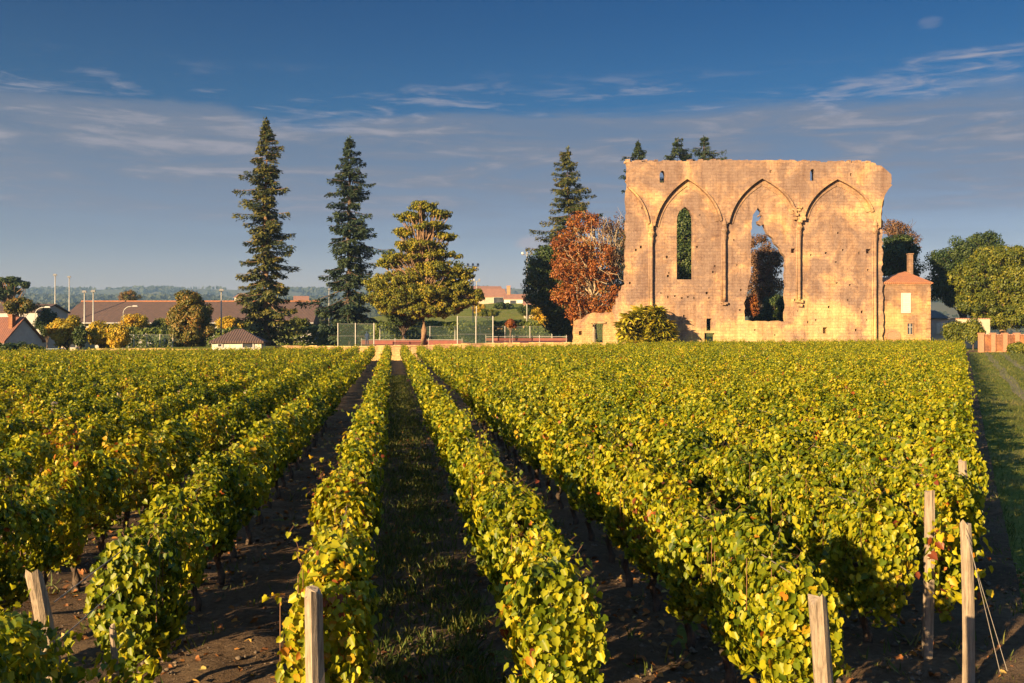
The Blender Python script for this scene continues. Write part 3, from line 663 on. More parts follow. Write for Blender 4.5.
def gable_house(name, label, px0, px1, pye, pyr, d, rz, wallm, roofm, depth, pyb=352, chim=None, wins=(), hip=False, wing=None):
    """house whose long front spans px0-px1 at depth d; eaves and ridge heights from the picture"""
    sc = d / F; W_ = (px1 - px0) * sc; cx = ((px0 + px1) / 2 - 512) * sc; ze = CZ + (HY - pye) * sc; zr = CZ + (HY - pyr) * sc; zb = CZ + (HY - pyb) * sc
    cyy = d + depth / 2; root = empty(name, (cx, cyy, zb), label, 'house'); m = Matrix.Rotation(rz, 3, 'Z')
    def T(x, y, z): v = m @ Vector((x, y, 0)); return (cx + v.x, cyy + v.y, z)
    hw, hd = W_ / 2, depth / 2; e = .25
    mb = MB(); vs_ = [T(x, y, z) for z in (zb, ze) for x, y in ((-hw, -hd), (hw, -hd), (hw, hd), (-hw, hd))]; fs = [(3, 2, 1, 0), (0, 1, 5, 4), (1, 2, 6, 5), (2, 3, 7, 6), (3, 0, 4, 7), (4, 5, 6, 7)]
    if not hip:
        vs_ += [T(-hw, 0, zr - .12), T(hw, 0, zr - .12)]; fs = fs[:5] + [(5, 6, 9), (7, 4, 8)]
    mb.add(vs_, fs); mb.build('wall', wallm, root)
    ri = hw * .9 if hip and hw < hd else (max(hw - hd * .9, .05) if hip else hw + e)
    mb = MB(); k = 0 if hip else .0
    dz = -(zr - ze) * e / hd
    A = [T(-hw - e, -hd - e, ze + dz), T(hw + e, -hd - e, ze + dz), T(hw + e, hd + e, ze + dz), T(-hw - e, hd + e, ze + dz), T(-ri, 0, zr), T(ri, 0, zr)]
    B = [(x, y, z + .16) for x, y, z in A]
    mb.add(A + B, [(6, 7, 11, 10), (8, 9, 10, 11), (9, 6, 10), (7, 8, 11), (1, 0, 4, 5), (3, 2, 5, 4), (0, 3, 4), (2, 1, 5), (0, 1, 7, 6), (1, 2, 8, 7), (2, 3, 9, 8), (3, 0, 6, 9)] if hip else
           [(6, 7, 11, 10), (8, 9, 10, 11), (1, 0, 4, 5), (3, 2, 5, 4), (0, 1, 7, 6), (2, 3, 9, 8), (1, 5, 11, 7), (5, 2, 8, 11), (3, 4, 10, 9), (4, 0, 6, 10)])
    rf = mb.build('roof', roofm, root)
    if chim:
        mat_c, lx, ly, w_, h_, top = chim; mb = MB(); q = T(lx, ly, 0); zt = CZ + (HY - top) * sc
        mb.box((q[0], q[1], zt - h_ / 2), (w_, w_ * .8, h_), rz); mb.box((q[0], q[1], zt + .05), (w_ * 1.2, w_, .12), rz); mb.build('chimney', mat_c, rf)
    for (lx, z0, z1, w_, mat_w) in wins:
        za = CZ + (HY - z1) * sc; zc = CZ + (HY - z0) * sc; mb = MB(); t = .09
        for dx in (-w_ / 2, w_ / 2): q = T(lx + dx, -hd - .02, 0); mb.box((q[0], q[1], (za + zc) / 2), (t, .12, abs(zc - za) + t), rz)
        for z in (za, zc): q = T(lx, -hd - .02, 0); mb.box((q[0], q[1], z), (w_ - t, .12, t), rz)
        o = mb.build('window', M['white_paint'], root); mb = MB(); q = T(lx, -hd, 0); mb.box((q[0], q[1], (za + zc) / 2), (w_ - t, .06, abs(zc - za) - t), rz); mb.build('pane', mat_w, o)
    return root
# house at the left edge: gable end in shade towards us
gable_house('red_roofed_house', 'red roofed house with a grey gable and tall brick chimney at the left edge', -46, 21, 340.5, 318.2, 100, R(-22), M['grey_wall'], M['tile_red'], 4.6, 356, (M['brick_wall'], 2.9, -1.0, .55, 2.1, 315.5))
gable_house('white_hut', 'small white hut with a hipped brown tile roof before the tall spruces', 209, 257, 341.8, 330.6, 92.6, R(9), M['white_wall'], M['tile_dark'], 4.2, 358, wins=((1.0, 343, 348, 1.0, M['glass']), (-1.5, 343.6, 347, .4, M['glass'])), hip=True)
gable_house('hillside_house', 'cream hillside house with pink roof and wide dark window', 474, 504, 296.5, 288.6, 262, R(6), M['render'], M['tile_pink'], 8, 325, None, ((2.2, 297.3, 303.5, 2.8, M['glass']),))
gable_house('hillside_house', 'cream hillside house under a flat red roof beside the dark oak', 505, 528, 299, 294.2, 250, R(-4), M['white_wall'], M['tile_pink'], 7, 325, (M['brick'], -2.0, 0, .9, 2.6, 285.5), ((-.6, 300.2, 308, 1.6, M['glass']),))
gable_house('hillside_house', 'pale orange roofed house highest on the hillside behind the others', 468, 500, 290, 286.0, 300, R(10), M['render'], M['tile_pink'], 8, 325, None, ())
gable_house('hillside_house', 'pinkish low house tucked against the dark oak on the hillside', 524, 540, 304.5, 300, 215, R(0), M['render'], M['tile_pink'], 6, 328, None, ())
gable_house('distant_house', 'tiny white house beside the first tall spruce above the long roof', 236, 247, 297.3, 294, 330, R(-10), M['white_wall'], M['tile_pink'], 7, 304, None, ())
gable_house('distant_house', 'tiny beige house between the two tall spruces above the long roof', 292, 306, 300.0, 296, 330, R(12), M['render'], M['tile_pink'], 7, 306, None, ())
gable_house('village_house', 'brown roofed village house behind the red roofed house on the left', -12, 46, 312, 304.5, 128, R(-8), M['grey_wall'], M['tile_dark'], 6, 352, None, ())
gable_house('village_house', 'low cream house showing between the two small yellow trees', 57, 78, 341, 334, 112, R(5), M['render'], M['tile_pink'], 5, 354, None, ((.4, 343, 348, .7, M['glass']),))

def slope_wall():
    d = 190.0; sc = d / F; xa, xb = (470 - 512) * sc, (536 - 512) * sc; root = empty('terrace_wall', ((xa + xb) / 2, d, float(gz((xa + xb) / 2, d))), 'long pale terrace wall crossing the grassy slope below the hillside houses', 'wall'); mb = MB()
    for k in range(12):
        x0 = xa + (xb - xa) * k / 12; x1 = xa + (xb - xa) * (k + 1) / 12; z = float(gz((x0 + x1) / 2, d)); mb.box(((x0 + x1) / 2, d, z + .25), (x1 - x0 - .01, .4 + .01 * (k % 2), .9))
    mb.build('wall', M['stone_low'], root)
slope_wall()

# ---------------------------------------------------------------- tennis court
def court():
    def sheet(name, x0, x1, y0, y1, dz, mat):
        o = grid(name, np.linspace(x0, x1, 12), np.linspace(y0, y1, 20), lambda x, y: gz(x, y) + dz, mat); return o
    sheet('tennis_court', -17, -5.5, 99, 136, .03, M['court']); sheet('tennis_court', -3.2, 6.4, 101, 138, .03, M['court'])
    for i, (xa, xb, lab) in enumerate(((-17, -5.5, 'low red windbreak board across the court behind the golden tree'), (-3.0, 6.2, 'low red windbreak board across the court behind the small red tree'))):
        root = empty('windbreak_board', ((xa + xb) / 2, 112, float(gz((xa + xb) / 2, 112))), lab, 'windbreak', 'red boards on the tennis courts'); mb = MB(); z = root.location.z
        mb.box(((xa + xb) / 2, 112, z + .40), (xb - xa, .06, 0.46 if i == 0 else .30)); mb.build('panel', M['red_board'], root); mb = MB(); mb.tube([(xa, 112, z + .70), (xb, 112, z + .70)], .035, 6); mb.build('rail', M['pole'], root)
        for k in range(4): mb = MB(); x = xa + (xb - xa) * (k + .02) / 3.05; mb.tube([(x, 112, z - .05), (x, 112, z + .9)], .04, 6); mb.build('post', M['pole'], root)
court()
def fence(label, pts, d, top, postpx, netm=True):
    """court fence: pale posts with rails and dark green netting"""
    sc = d / F; xs_ = [(p - 512) * sc for p in postpx]; zt = CZ + (HY - top) * sc
    root = empty('court_fence', (sum(xs_) / len(xs_), d, float(gz(sum(xs_) / len(xs_), d))), label, 'fence', 'tennis court fences')
    for x in xs_: mb = MB(); z0 = float(gz(x, d)); mb.tube([(x, d, z0 - .1), (x, d, zt)], .055, 8); mb.build('post', M['pole'], root)
    mb = MB(); z0 = float(gz(xs_[0], d))
    for z in (zt - .1, z0 + 1.2): mb.tube([(xs_[0], d, z), (xs_[-1], d, z)], .018, 6)
    mb.build('rail', M['lamp'], root)
    mb = MB(); x0, x1 = xs_[0], xs_[-1]; mb.box(((x0 + x1) / 2, d + .06, (z0 + zt) / 2), (x1 - x0, .012, zt - z0 - .1)); mb.build('netting', M['net'], root)
fence('green netted court fence with tall pale posts behind the second spruce', None, 106, 323, (338, 355.5, 374))
fence('green netted court fence with the tallest pale posts right of the golden tree', None, 107, 316, (457.5, 476, 493))
fence('low green netted fence at the back of the courts in front of the hedge', None, 139, 326, (380, 405, 430, 455, 480, 505, 530, 552))
fence('dark netted fence standing before the clipped hedge left of the white hut', None, 112, 334, (121, 134, 147, 160, 173, 190))

# ---------------------------------------------------------------- lamps
def pole(px, top, d, label, heads=1, kind='flood', r0=.07):
    sc = d / F; x = (px - 512) * sc; zt = CZ + (HY - top) * sc; z0 = float(gz(x, d)); root = empty('lamp_post' if kind == 'curved' else 'floodlight_mast', (x, d, z0), label, 'street lamp' if kind == 'curved' else 'floodlight', 'street lamps' if kind == 'curved' else 'floodlight masts')
    mb = MB()
    if kind == 'curved':
        L_ = heads; R_ = .9
        mb.tube([(x, d, z0 - .1), (x, d, zt - R_)] + [(x + R_ * (1 - math.cos(t)), d, zt - R_ + R_ * math.sin(t)) for t in np.linspace(.2, math.pi / 2, 6)] + [(x + R_ + L_, d, zt + .05)], [r0] + [r0 * .8] * 8, 8); mb.build('pole', M['pole'], root, True)
        mb = MB(); mb.box((x + R_ + L_ + .3, d, zt + .06), (.75, .3, .16), 0, .7); mb.build('lamp_head', M['lamp'], root)
    else:
        mb.tube([(x, d, z0 - .1), (x, d, zt)], [r0, r0 * .6], 8); mb.build('pole', M['pole'], root, True)
        if heads == 1:
            mb = MB(); mb.box((x + .08, d - .2, zt + .1), (.55, .45, .26), .2, .75); mb.build('lamp_head', M['lamp'], root)
        else:
            mb = MB(); wd = .5 * heads; mb.box((x, d, zt - .05), (wd + .3, .1, .1)); mb.build('crossbar', M['lamp'], root)
            for k in range(heads): mb = MB(); xx = x - wd / 2 + wd * k / (heads - 1); mb.box((xx, d - .15, zt + .22), (.36, .3, .34), .2 * (k - 1), .8); mb.build('lamp_head', M['lamp'], root)
pole(55.2, 275.5, 150, 'tallest pale mast left of the long brown roof', r0=.13)
pole(69.3, 277.5, 165, 'pale mast rising from behind the left corner of the long roof', r0=.13)
pole(84.5, 292.5, 118, 'left mast of the close pair in front of the long roof', r0=.12)
pole(93.3, 292, 120, 'right mast of the close pair in front of the long roof', r0=.12)
pole(221.3, 291, 115, 'slim pale mast rising behind the small white hut', r0=.10)
pole(329, 290, 150, 'short mast at the right end of the long brown roof', r0=.09)
pole(473, 266, 150, 'floodlight mast with three lamps right of the golden tree', 3, r0=.12)
pole(476.5, 281, 175, 'lower floodlight mast with two lamps beside the three lamp mast', 2, r0=.12)
pole(527, 254.5, 165, 'floodlight mast topped by three lamps beside the dark oak', 3, r0=.12)
pole(35, 307.5, 118, 'curved street lamp arching over the red roofed house', .3, 'curved', .06)
pole(123.2, 306.5, 125, 'curved street lamp in front of the middle of the long roof', .3, 'curved', .06)

# ---------------------------------------------------------------- trees
def limb(mb, a, b, r0, r1, rng_, sag=0, n=5, jig=.06):
    a, b = Vector(a), Vector(b); ln = (b - a).length; pts = []
    for k in range(n + 1):
        t = k / n; p = a.lerp(b, t) + Vector((rng_.normal(0, jig), rng_.normal(0, jig), rng_.normal(0, jig))) * ln * (.5 if 0 < k < n else 0)
        p.z += sag * ln * math.sin(t * math.pi); pts.append(p)
    mb.tube(pts, [r0 + (r1 - r0) * (k / n) for k in range(n + 1)], 6)
def tree(name, label, cat, px, d, trunk_top_py, blobs, mat, bark, seed, leaf=.32, per=70, rad=1.0, flat=.8, trunk_r=.3, ncl=1.0, group=None, base_py=None, bare=0, lean=0, tip=(0, 0, -1.0), sparse=1.0):
    """trunk, limbs reaching into each foliage clump, and a crown of many leaves. blobs are (px, py, half width px, half height px, weight)"""
    g = np.random.default_rng(seed); sc = d / F; bx = (px - 512) * sc; bz = float(gz(bx, d)); 
    root = empty(name, (bx, d, bz), label, cat, group)
    zt = CZ + (HY - trunk_top_py) * sc; mb = MB()
    tp = [Vector((bx + lean * (k / 8) + g.normal(0, .03 * trunk_r * 6), d + g.normal(0, .1), bz - .2 + (zt - bz) * k / 8)) for k in range(9)]
    mb.tube(tp, [trunk_r * (1.25 if k == 0 else 1 - .8 * k / 8) for k in range(9)], 9)
    C = []; RR = []
    for (cx, cy_, hw, hh, wt_) in blobs:
        n = max(2, int(wt_ * ncl * 2.4)); 
        u = g.normal(0, 1, (n, 3)); u /= np.linalg.norm(u, axis=1, keepdims=True); rr = g.uniform(.30, 1.0, n) ** .6 * np.where(g.random(n) < .22, g.uniform(1.0, 1.28, n), 1.0)
        c_ = u * rr[:, None] * np.array([hw * sc, hw * sc * .85, hh * sc]) + np.array([(cx - 512) * sc, d, CZ + (HY - cy_) * sc]); C.append(c_)
        RR.append(g.uniform(.25, .95, n) * rad * (min(hw, hh) * sc) ** .35)
    C = np.concatenate(C); RR = np.concatenate(RR); leaf = leaf * .64; per = per * 1.35
    for i, c_ in enumerate(C):
        if i % (2 if not bare else 3): continue
        zz = np.clip((c_[2] - bz) * g.uniform(.45, .8), (zt - bz) * .22, (zt - bz) * .97); k = zz / (zt - bz) * 8; j = int(min(k, 7)); a = tp[j].lerp(tp[j + 1], min(max(k - j, 0), 1)); limb(mb, a, c_, trunk_r * .3, .025, g, .05)
    if bare:
        for _ in range(bare):
            c_ = C[g.integers(len(C))] + g.normal(0, 1.0, 3); a = C[g.integers(len(C))]; limb(mb, a * .6 + np.array(tp[5]) * .4, c_, .05, .015, g, .05)
    mb.build('trunk', bark, root, True)
    cnt = (per * (RR / RR.mean()) ** 2).astype(int) + 4; idx = np.repeat(np.arange(len(C)), cnt)
    if sparse < 1: idx = idx[g.random(len(idx)) < sparse]
    n = len(idx); u = g.normal(0, 1, (n, 3)); u /= np.linalg.norm(u, axis=1, keepdims=True); r_ = g.uniform(.2, 1, n) ** .5
    pos = C[idx] + u * (r_ * RR[idx])[:, None] * np.array([1, 1, flat]); nrm = u + np.array([0, 0, .35]) + g.normal(0, .45, (n, 3)); 
    clr = np.clip(g.uniform(0, 1, len(C))[idx] * .5 + g.uniform(0, 1, n) * .5, 0, 1)
    np_mesh('crown', [leaves(pos, nrm, leaf * g.uniform(.6, 1.3, n), np.array(tip) + g.normal(0, .5, (n, 3)), FOLD, clr)], mat, root)
    return root
def spruce(label, px, top_py, d, prof, mat, seed, trunk_r=.4, base_py=345, crown0=.0, group='tall spruces', gap=.12, bark='bark_dark'):
    """prof: list of (height fraction, radius px)"""
    g = np.random.default_rng(seed); sc = d / F; bx = (px - 512) * sc; bz = float(gz(bx, d)); zt = CZ + (HY - top_py) * sc; H = zt - bz
    root = empty('spruce_tree', (bx, d, bz), label, 'tree', group); mb = MB()
    tp = [(bx + .12 * math.sin(k * 1.3 + seed), d, bz - .2 + (H + .2) * k / 14) for k in range(15)]; mb.tube(tp, [trunk_r * (1.2 if k == 0 else 1) * (1 - .95 * k / 14) + .015 for k in range(15)], 9)
    fr, pr = zip(*prof); z = bz + H * fr[0]; P_, N_, S_, T_, C_ = [], [], [], [], []
    while z < zt - .15:
        f = (z - bz) / H; rad = float(np.interp(f, fr, pr)) * sc; nb = int(g.integers(4, 8)); a0 = g.uniform(0, 6.28)
        for b in range(nb):
            if g.random() < gap + .04: continue
            an = a0 + 2 * math.pi * b / nb + g.normal(0, .25); L_ = rad * g.uniform(.5, 1.2) * (1.0 if g.random() > .14 else 1.3) * (.82 + .34 * math.sin(an * 1.0 + z * .55 + seed) * (1 if g.random() > .3 else .2)); dr = np.array([math.cos(an), math.sin(an)])
            droop = g.uniform(.12, .55) * (1.2 - .7 * f); up = .25 * f
            ts = np.linspace(0, 1, 6); cx = bx + dr[0] * L_ * ts; cy_ = d + dr[1] * L_ * ts; cz_ = z + L_ * (up * ts - droop * 1.5 * ts ** 1.3 + droop * .75 * ts ** 3)
            mb.tube([(cx[k], cy_[k], cz_[k]) for k in range(6)], [.075 * (1 - f * .6) * (1 - .85 * t) + .012 for t in ts], 5, False)
            n = int(34 + 40 * L_); t = g.uniform(.15, 1.02, n) ** .8; base = np.stack([np.interp(t, ts, cx), np.interp(t, ts, cy_), np.interp(t, ts, cz_)], 1)
            wd = .12 + .30 * L_ * .5 * (.35 + .75 * np.clip(t, 0, 1)) * (1 - .5 * (t > .93)); side = g.normal(0, .55, n) * wd
            off = np.stack([-dr[1] * side, dr[0] * side, -np.abs(side) * .45 - g.uniform(0, .55, n) * (.5 + .5 * g.random()) + .08], 1)
            P_.append(base + off); sg = np.sign(side)
            T_.append(np.stack([dr[0] * .7 - dr[1] * sg * .6, dr[1] * .7 + dr[0] * sg * .6, np.full(n, -.55)], 1) + g.normal(0, .3, (n, 3)))
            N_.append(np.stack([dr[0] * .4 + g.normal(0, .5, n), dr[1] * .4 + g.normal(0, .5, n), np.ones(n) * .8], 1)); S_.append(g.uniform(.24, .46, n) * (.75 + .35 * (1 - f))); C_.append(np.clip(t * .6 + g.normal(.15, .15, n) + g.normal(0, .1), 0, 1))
        z += H * g.uniform(.010, .026)
    n = 40; P_.append(np.stack([bx + g.normal(0, .12, n), d + g.normal(0, .12, n), zt - g.uniform(0, 1.3, n)], 1)); T_.append(np.stack([g.normal(0, .6, n), g.normal(0, .6, n), np.ones(n)], 1)); N_.append(g.normal(0, 1, (n, 3))); S_.append(np.full(n, .4)); C_.append(np.full(n, .6))
    mb.build('trunk', M[bark], root, True)
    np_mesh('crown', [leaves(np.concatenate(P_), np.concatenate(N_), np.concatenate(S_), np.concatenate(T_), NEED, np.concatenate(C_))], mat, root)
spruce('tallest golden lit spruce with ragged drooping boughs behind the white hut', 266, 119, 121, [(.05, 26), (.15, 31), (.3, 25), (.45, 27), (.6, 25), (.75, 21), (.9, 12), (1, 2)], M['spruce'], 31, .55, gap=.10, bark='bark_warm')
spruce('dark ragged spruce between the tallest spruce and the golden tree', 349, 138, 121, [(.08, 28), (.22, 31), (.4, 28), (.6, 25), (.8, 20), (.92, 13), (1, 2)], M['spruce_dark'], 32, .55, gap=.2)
spruce('green spruce rising behind the orange tree', 568, 147, 150, [(.1, 26), (.5, 31), (.75, 24), (.9, 13), (1, 2)], M['spruce'], 33, .4, gap=.14)
spruce('spruce top showing above the left corner of the tall ruin', 638, 141.5, 150, [(.1, 26), (.5, 24), (.8, 17), (.93, 10), (1, 1)], M['spruce_dark'], 34, .4, gap=.12)
spruce('left spruce top of the pair above the middle of the ruin', 677, 139, 152, [(.1, 26), (.5, 26), (.8, 22), (.93, 17), (1, 3)], M['spruce_dark'], 35, .4, gap=.12)
spruce('right spruce top of the pair above the middle of the ruin', 704, 137, 154, [(.1, 26), (.5, 26), (.8, 22), (.93, 16), (1, 3)], M['spruce_dark'], 36, .4, gap=.12)

tree('golden_cedar', 'golden brown tiered tree with a spreading crown right of the dark spruce', 'tree', 424, 112, 206, [(424, 206, 14, 5, 8), (440, 214, 12, 4, 6), (410, 217, 15, 5, 8), (430, 226, 22, 4, 10), (404, 232, 10, 4, 6), (446, 236, 12, 4, 6), (420, 245, 26, 6, 14), (440, 254, 20, 6, 10), (402, 258, 22, 6, 12), (436, 270, 28, 9, 18), (400, 280, 28, 10, 20), (452, 288, 22, 9, 15), (420, 293, 36, 11, 26), (385, 298, 16, 9, 10), (374, 284, 11, 6, 7), (388, 262, 10, 5, 5), (464, 272, 10, 6, 6), (474, 294, 9, 6, 6), (462, 303, 14, 7, 8), (430, 310, 30, 7, 18), (395, 305, 24, 8, 14), (445, 300, 26, 9, 16)], M['cedar'], M['bark_warm'], 41, .27, 34, .74, .6, .36, 2.7, bare=8, sparse=.85)
tree('shade_tree', 'small dark tree in the shade under the golden tiered tree', 'tree', 405, 116, 312, [(404, 315, 20, 9, 26), (412, 308, 16, 7, 14)], M['darkgreen'], M['bark_dark'], 42, .3, 70, .9, .8, .3, lean=-.4)
tree('evergreen_oak', 'rounded dark green oak left of the orange tree', 'tree', 571, 128, 268, [(548, 272, 20, 22, 34), (540, 292, 15, 18, 20), (560, 300, 22, 22, 34), (570, 275, 20, 20, 22), (565, 322, 18, 14, 18), (553, 258, 12, 10, 10)], M['darkgreen'], M['bark_warm'], 43, .32, 90, 1.05, .85, .55, lean=-.6)
tree('orange_beech', 'thinning orange tree with pale bare branches left of the tall ruin', 'tree', 594, 122, 215, [(583, 222, 16, 12, 16), (570, 245, 20, 14, 26), (575, 270, 24, 16, 34), (572, 295, 18, 16, 26), (598, 262, 20, 22, 20), (605, 300, 20, 22, 26), (584, 312, 16, 12, 18)], M['orange'], M['bark_pale'], 44, .30, 62, .9, .75, .42, bare=50, sparse=.55)
tree('bronze_tree', 'half bare brown tree against the left edge of the ruin behind the orange tree', 'tree', 612, 132, 230, [(612, 240, 18, 24, 26), (622, 280, 16, 26, 22), (600, 225, 14, 10, 8)], M['bronze'], M['bark_pale'], 45, .24, 40, .95, .8, .35, bare=60, sparse=.7)
tree('dark_tree', 'dark green tree filling the slim lancet window of the ruin', 'tree', 684, 140, 215, [(684, 225, 16, 18, 26), (686, 260, 20, 24, 40), (668, 300, 20, 24, 20), (632, 265, 14, 40, 26), (640, 225, 10, 20, 10)], M['darkgreen'], M['bark_dark'], 46, .34, 80, 1.1, .9, .4)
tree('copper_tree', 'copper leaved tree seen through the broken window of the ruin', 'tree', 768, 138, 240, [(762, 245, 12, 12, 10), (766, 262, 16, 16, 24), (764, 285, 18, 16, 30), (757, 305, 14, 10, 14)], M['bronze'], M['bark_dark'], 47, .28, 60, .95, .85, .3, bare=24)
tree('copper_tree', 'small orange tree low in the broken window of the ruin', 'tree', 752, 126, 300, [(752, 306, 9, 9, 16)], M['orange'], M['bark_dark'], 57, .24, 50, .7, .85, .15)
tree('dark_bush', 'dark green bush at the foot of the broken window', 'bush', 776, 130, 305, [(777, 308, 14, 12, 26), (762, 318, 12, 8, 12)], M['darkgreen'], M['bark_dark'], 48, .26, 70, .8, .85, .15)
tree('bronze_topped_tree', 'dark tree with a brownish top between ruin and stone house', 'tree', 897, 135, 228, [(898, 250, 20, 14, 34), (893, 262, 18, 14, 24), (905, 268, 14, 14, 14)], M['darkgreen'], M['bark_dark'], 49, .3, 80, 1.0, .85, .35, bare=8)
tree('bronze_tree', 'thin brown tree top behind the roof of the stone house', 'tree', 898, 142, 220, [(892, 228, 12, 9, 14), (904, 233, 14, 10, 16), (910, 245, 10, 10, 8)], M['bronze'], M['bark_dark'], 50, .24, 42, .85, .8, .3, bare=40, sparse=.7)
tree('dark_broadleaf_tree', 'tall dark broadleaf tree behind the annex', 'tree', 965, 145, 245, [(952, 262, 20, 13, 24), (972, 252, 20, 14, 26), (985, 240, 12, 8, 10), (948, 285, 16, 22, 26), (968, 280, 24, 24, 34), (1000, 255, 18, 12, 14)], M['darkgreen'], M['bark_dark'], 51, .32, 85, 1.05, .85, .5)
tree('bright_broadleaf_tree', 'broad bright green tree over the brick wall at the right edge', 'tree', 1003, 124, 255, [(1000, 258, 22, 11, 30), (975, 275, 22, 14, 34), (1010, 280, 28, 20, 50), (980, 300, 22, 14, 34), (1015, 310, 24, 16, 40), (1035, 285, 24, 26, 34), (995, 318, 16, 8, 14)], M['green'], M['bark_warm'], 52, .32, 90, 1.0, .85, .5)
tree('umbrella_pine', 'flat topped pine at the far left edge of the picture', 'tree', 10, 165, 284, [(6, 281, 14, 4, 16), (22, 284, 8, 3, 8), (-4, 292, 12, 8, 16), (10, 290, 8, 4, 6)], M['darkgreen'], M['bark_warm'], 53, .36, 70, 1.0, .5, .3)
tree('oval_tree', 'dense oval autumn tree standing before the long brown roof', 'tree', 191, 113, 296, [(190, 300, 12, 8, 22), (190, 316, 19, 12, 54), (190, 331, 21, 10, 46), (191, 342, 15, 6, 20)], M['autumn_oval'], M['bark_dark'], 54, .26, 100, .8, .95, .25)
tree('yellow_tree', 'small yellow tree left of the close pair of masts', 'tree', 68, 106, 328, [(60, 330, 9, 9, 16), (70, 326, 11, 7, 16), (66, 337, 13, 7, 14)], M['yellow'], M['bark_dark'], 55, .26, 70, .75, .9, .18)
tree('dark_bush', 'dark bush in the shade between the two small yellow trees', 'bush', 80, 104, 333, [(80, 336, 5, 9, 16)], M['darkgreen'], M['bark_dark'], 58, .24, 60, .7, .9, .12)
tree('yellow_tree', 'deep orange yellow bush right of the close pair of masts', 'tree', 101, 106, 330, [(97, 332, 9, 9, 18), (106, 334, 10, 9, 18), (117, 336, 11, 10, 14)], M['yellow'], M['bark_dark'], 56, .26, 70, .75, .9, .18)
tree('green_bush', 'green bush joined to the orange yellow bush before the netted fence', 'bush', 116, 107.5, 332, [(117, 338, 12, 9, 30)], M['green'], M['bark_dark'], 59, .26, 70, .75, .9, .15)
for i, (px, py, hw, hh, dd, mt, lab) in enumerate((
        (134, 323, 13, 7, 132, 'yellow', 'yellow shrub under the middle of the long roof'), (160, 326, 10, 6, 134, 'green', 'green shrub between yellow shrub and oval tree'),
        (230, 325, 12, 6, 132, 'yellow', 'yellow shrub right of the oval tree behind the slim mast'), (252, 326, 10, 6, 133, 'green', 'green shrub left of the tallest spruce trunk'),
        (545, 315, 14, 10, 142, 'yellow', 'bright yellow shrub above the clipped hedge by the dark oak'), (297, 326, 12, 6, 135, 'green', 'green shrub between the two tall spruces'),
        (20, 306, 16, 6, 124, 'autumn_oval', 'olive tree behind the roof of the red roofed house'), (47, 322, 9, 12, 128, 'darkgreen', 'dark tree between red roofed house and the tallest mast'),
        (52, 316, 6, 9, 140, 'green', 'pale green shrub at the left end of the long roof'),
        (130, 296, 10, 5, 260, 'autumn_oval', 'olive crowned tree showing over the ridge of the long roof'),
        (488, 313, 9, 3, 205, 'green', 'low green shrub in the middle of the slope below the hillside houses'), (503, 306, 12, 2.5, 235, 'darkgreen', 'dark clipped shrubs along the foot of the hillside houses'), (478, 308, 6, 4, 225, 'yellow', 'yellow shrub beside the floodlight masts below the hillside houses'),
        (527, 310, 9, 4, 190, 'darkgreen', 'dark shrub on the slope below the hillside houses'),
        (10, 350, 18, 5, 96, 'darkgreen', 'dark bush before the red roofed house at the field edge'), (30, 351, 12, 4, 96, 'green', 'green bush beside the dark bush at the field edge'),
        (957, 331, 12, 8, 113, 'green', 'dark leaved bush in front of the cream garden wall'), (973, 330, 8, 9, 112, 'green', 'rounded bush between garden wall and brick wall'),
        (1020, 349, 8, 4, 99, 'green', 'low bush growing at the foot of the brick wall'))):
    tree('shrub', lab, 'shrub', px, dd, py, [(px, py, hw, hh, 26)], M[mt], M['bark_dark'], 80 + i, .27, 60, .8, .9, .12, group='shrubs round the field')
tree('red_tree', 'small round dark red tree on a thin stem before the clipped hedge', 'tree', 510, 111, 324, [(510, 323.5, 5, 3, 12)], M['orange'], M['bark_pale'], 90, .2, 60, .55, .9, .07)

def hedge(label, x0, x1, d, top, thick, seed, mat='hedge'):
    g = np.random.default_rng(seed); sc = d / F; xa, xb = (x0 - 512) * sc, (x1 - 512) * sc; zt = CZ + (HY - top) * sc; xm = (xa + xb) / 2; zb = float(gz(xm, d)) - .2
    n = int((xb - xa) * (zt - zb) * 55 + (xb - xa) * thick * 60); u = g.uniform(0, 1, (n, 3)); face = g.random(n) < .62
    pos = np.stack([xa + u[:, 0] * (xb - xa), d + np.where(face, g.normal(0, .12, n), u[:, 1] * thick), np.where(face, zb + u[:, 2] * (zt - zb), zt + g.normal(0, .1, n) + .12 * np.sin(u[:, 0] * 40))], 1)
    nrm = np.where(face[:, None], np.array([0, -1.0, .2]), np.array([0, -.2, 1.0])) + g.normal(0, .5, (n, 3))
    root = empty('clipped_hedge', (xm, d, zb), label, 'hedge', 'clipped hedges')
    np_mesh('foliage', [leaves(pos, nrm, .3 * g.uniform(.6, 1.3, n), np.tile([0, 0, -1.0], (n, 1)) + g.normal(0, .5, (n, 3)), FOLD, g.uniform(0, 1, n))], M[mat], root)
    mb = MB()
    for k in range(int((xb - xa) / 1.2)): x = xa + .5 + k * 1.2; mb.tube([(x, d + thick / 2, zb), (x + .1, d + thick / 2, zt - .3)], .04, 5)
    mb.build('stems', M['bark_dark'], root)
hedge('long clipped hedge left of the white hut in front of the long building', 100, 258, 126, 329.5, 1.4, 61)
hedge('clipped hedge between the tall spruces and the golden tree', 262, 362, 128, 328, 1.4, 62)
hedge('dark clipped hedge along the back of the tennis courts', 366, 552, 142, 322.5, 1.5, 63)

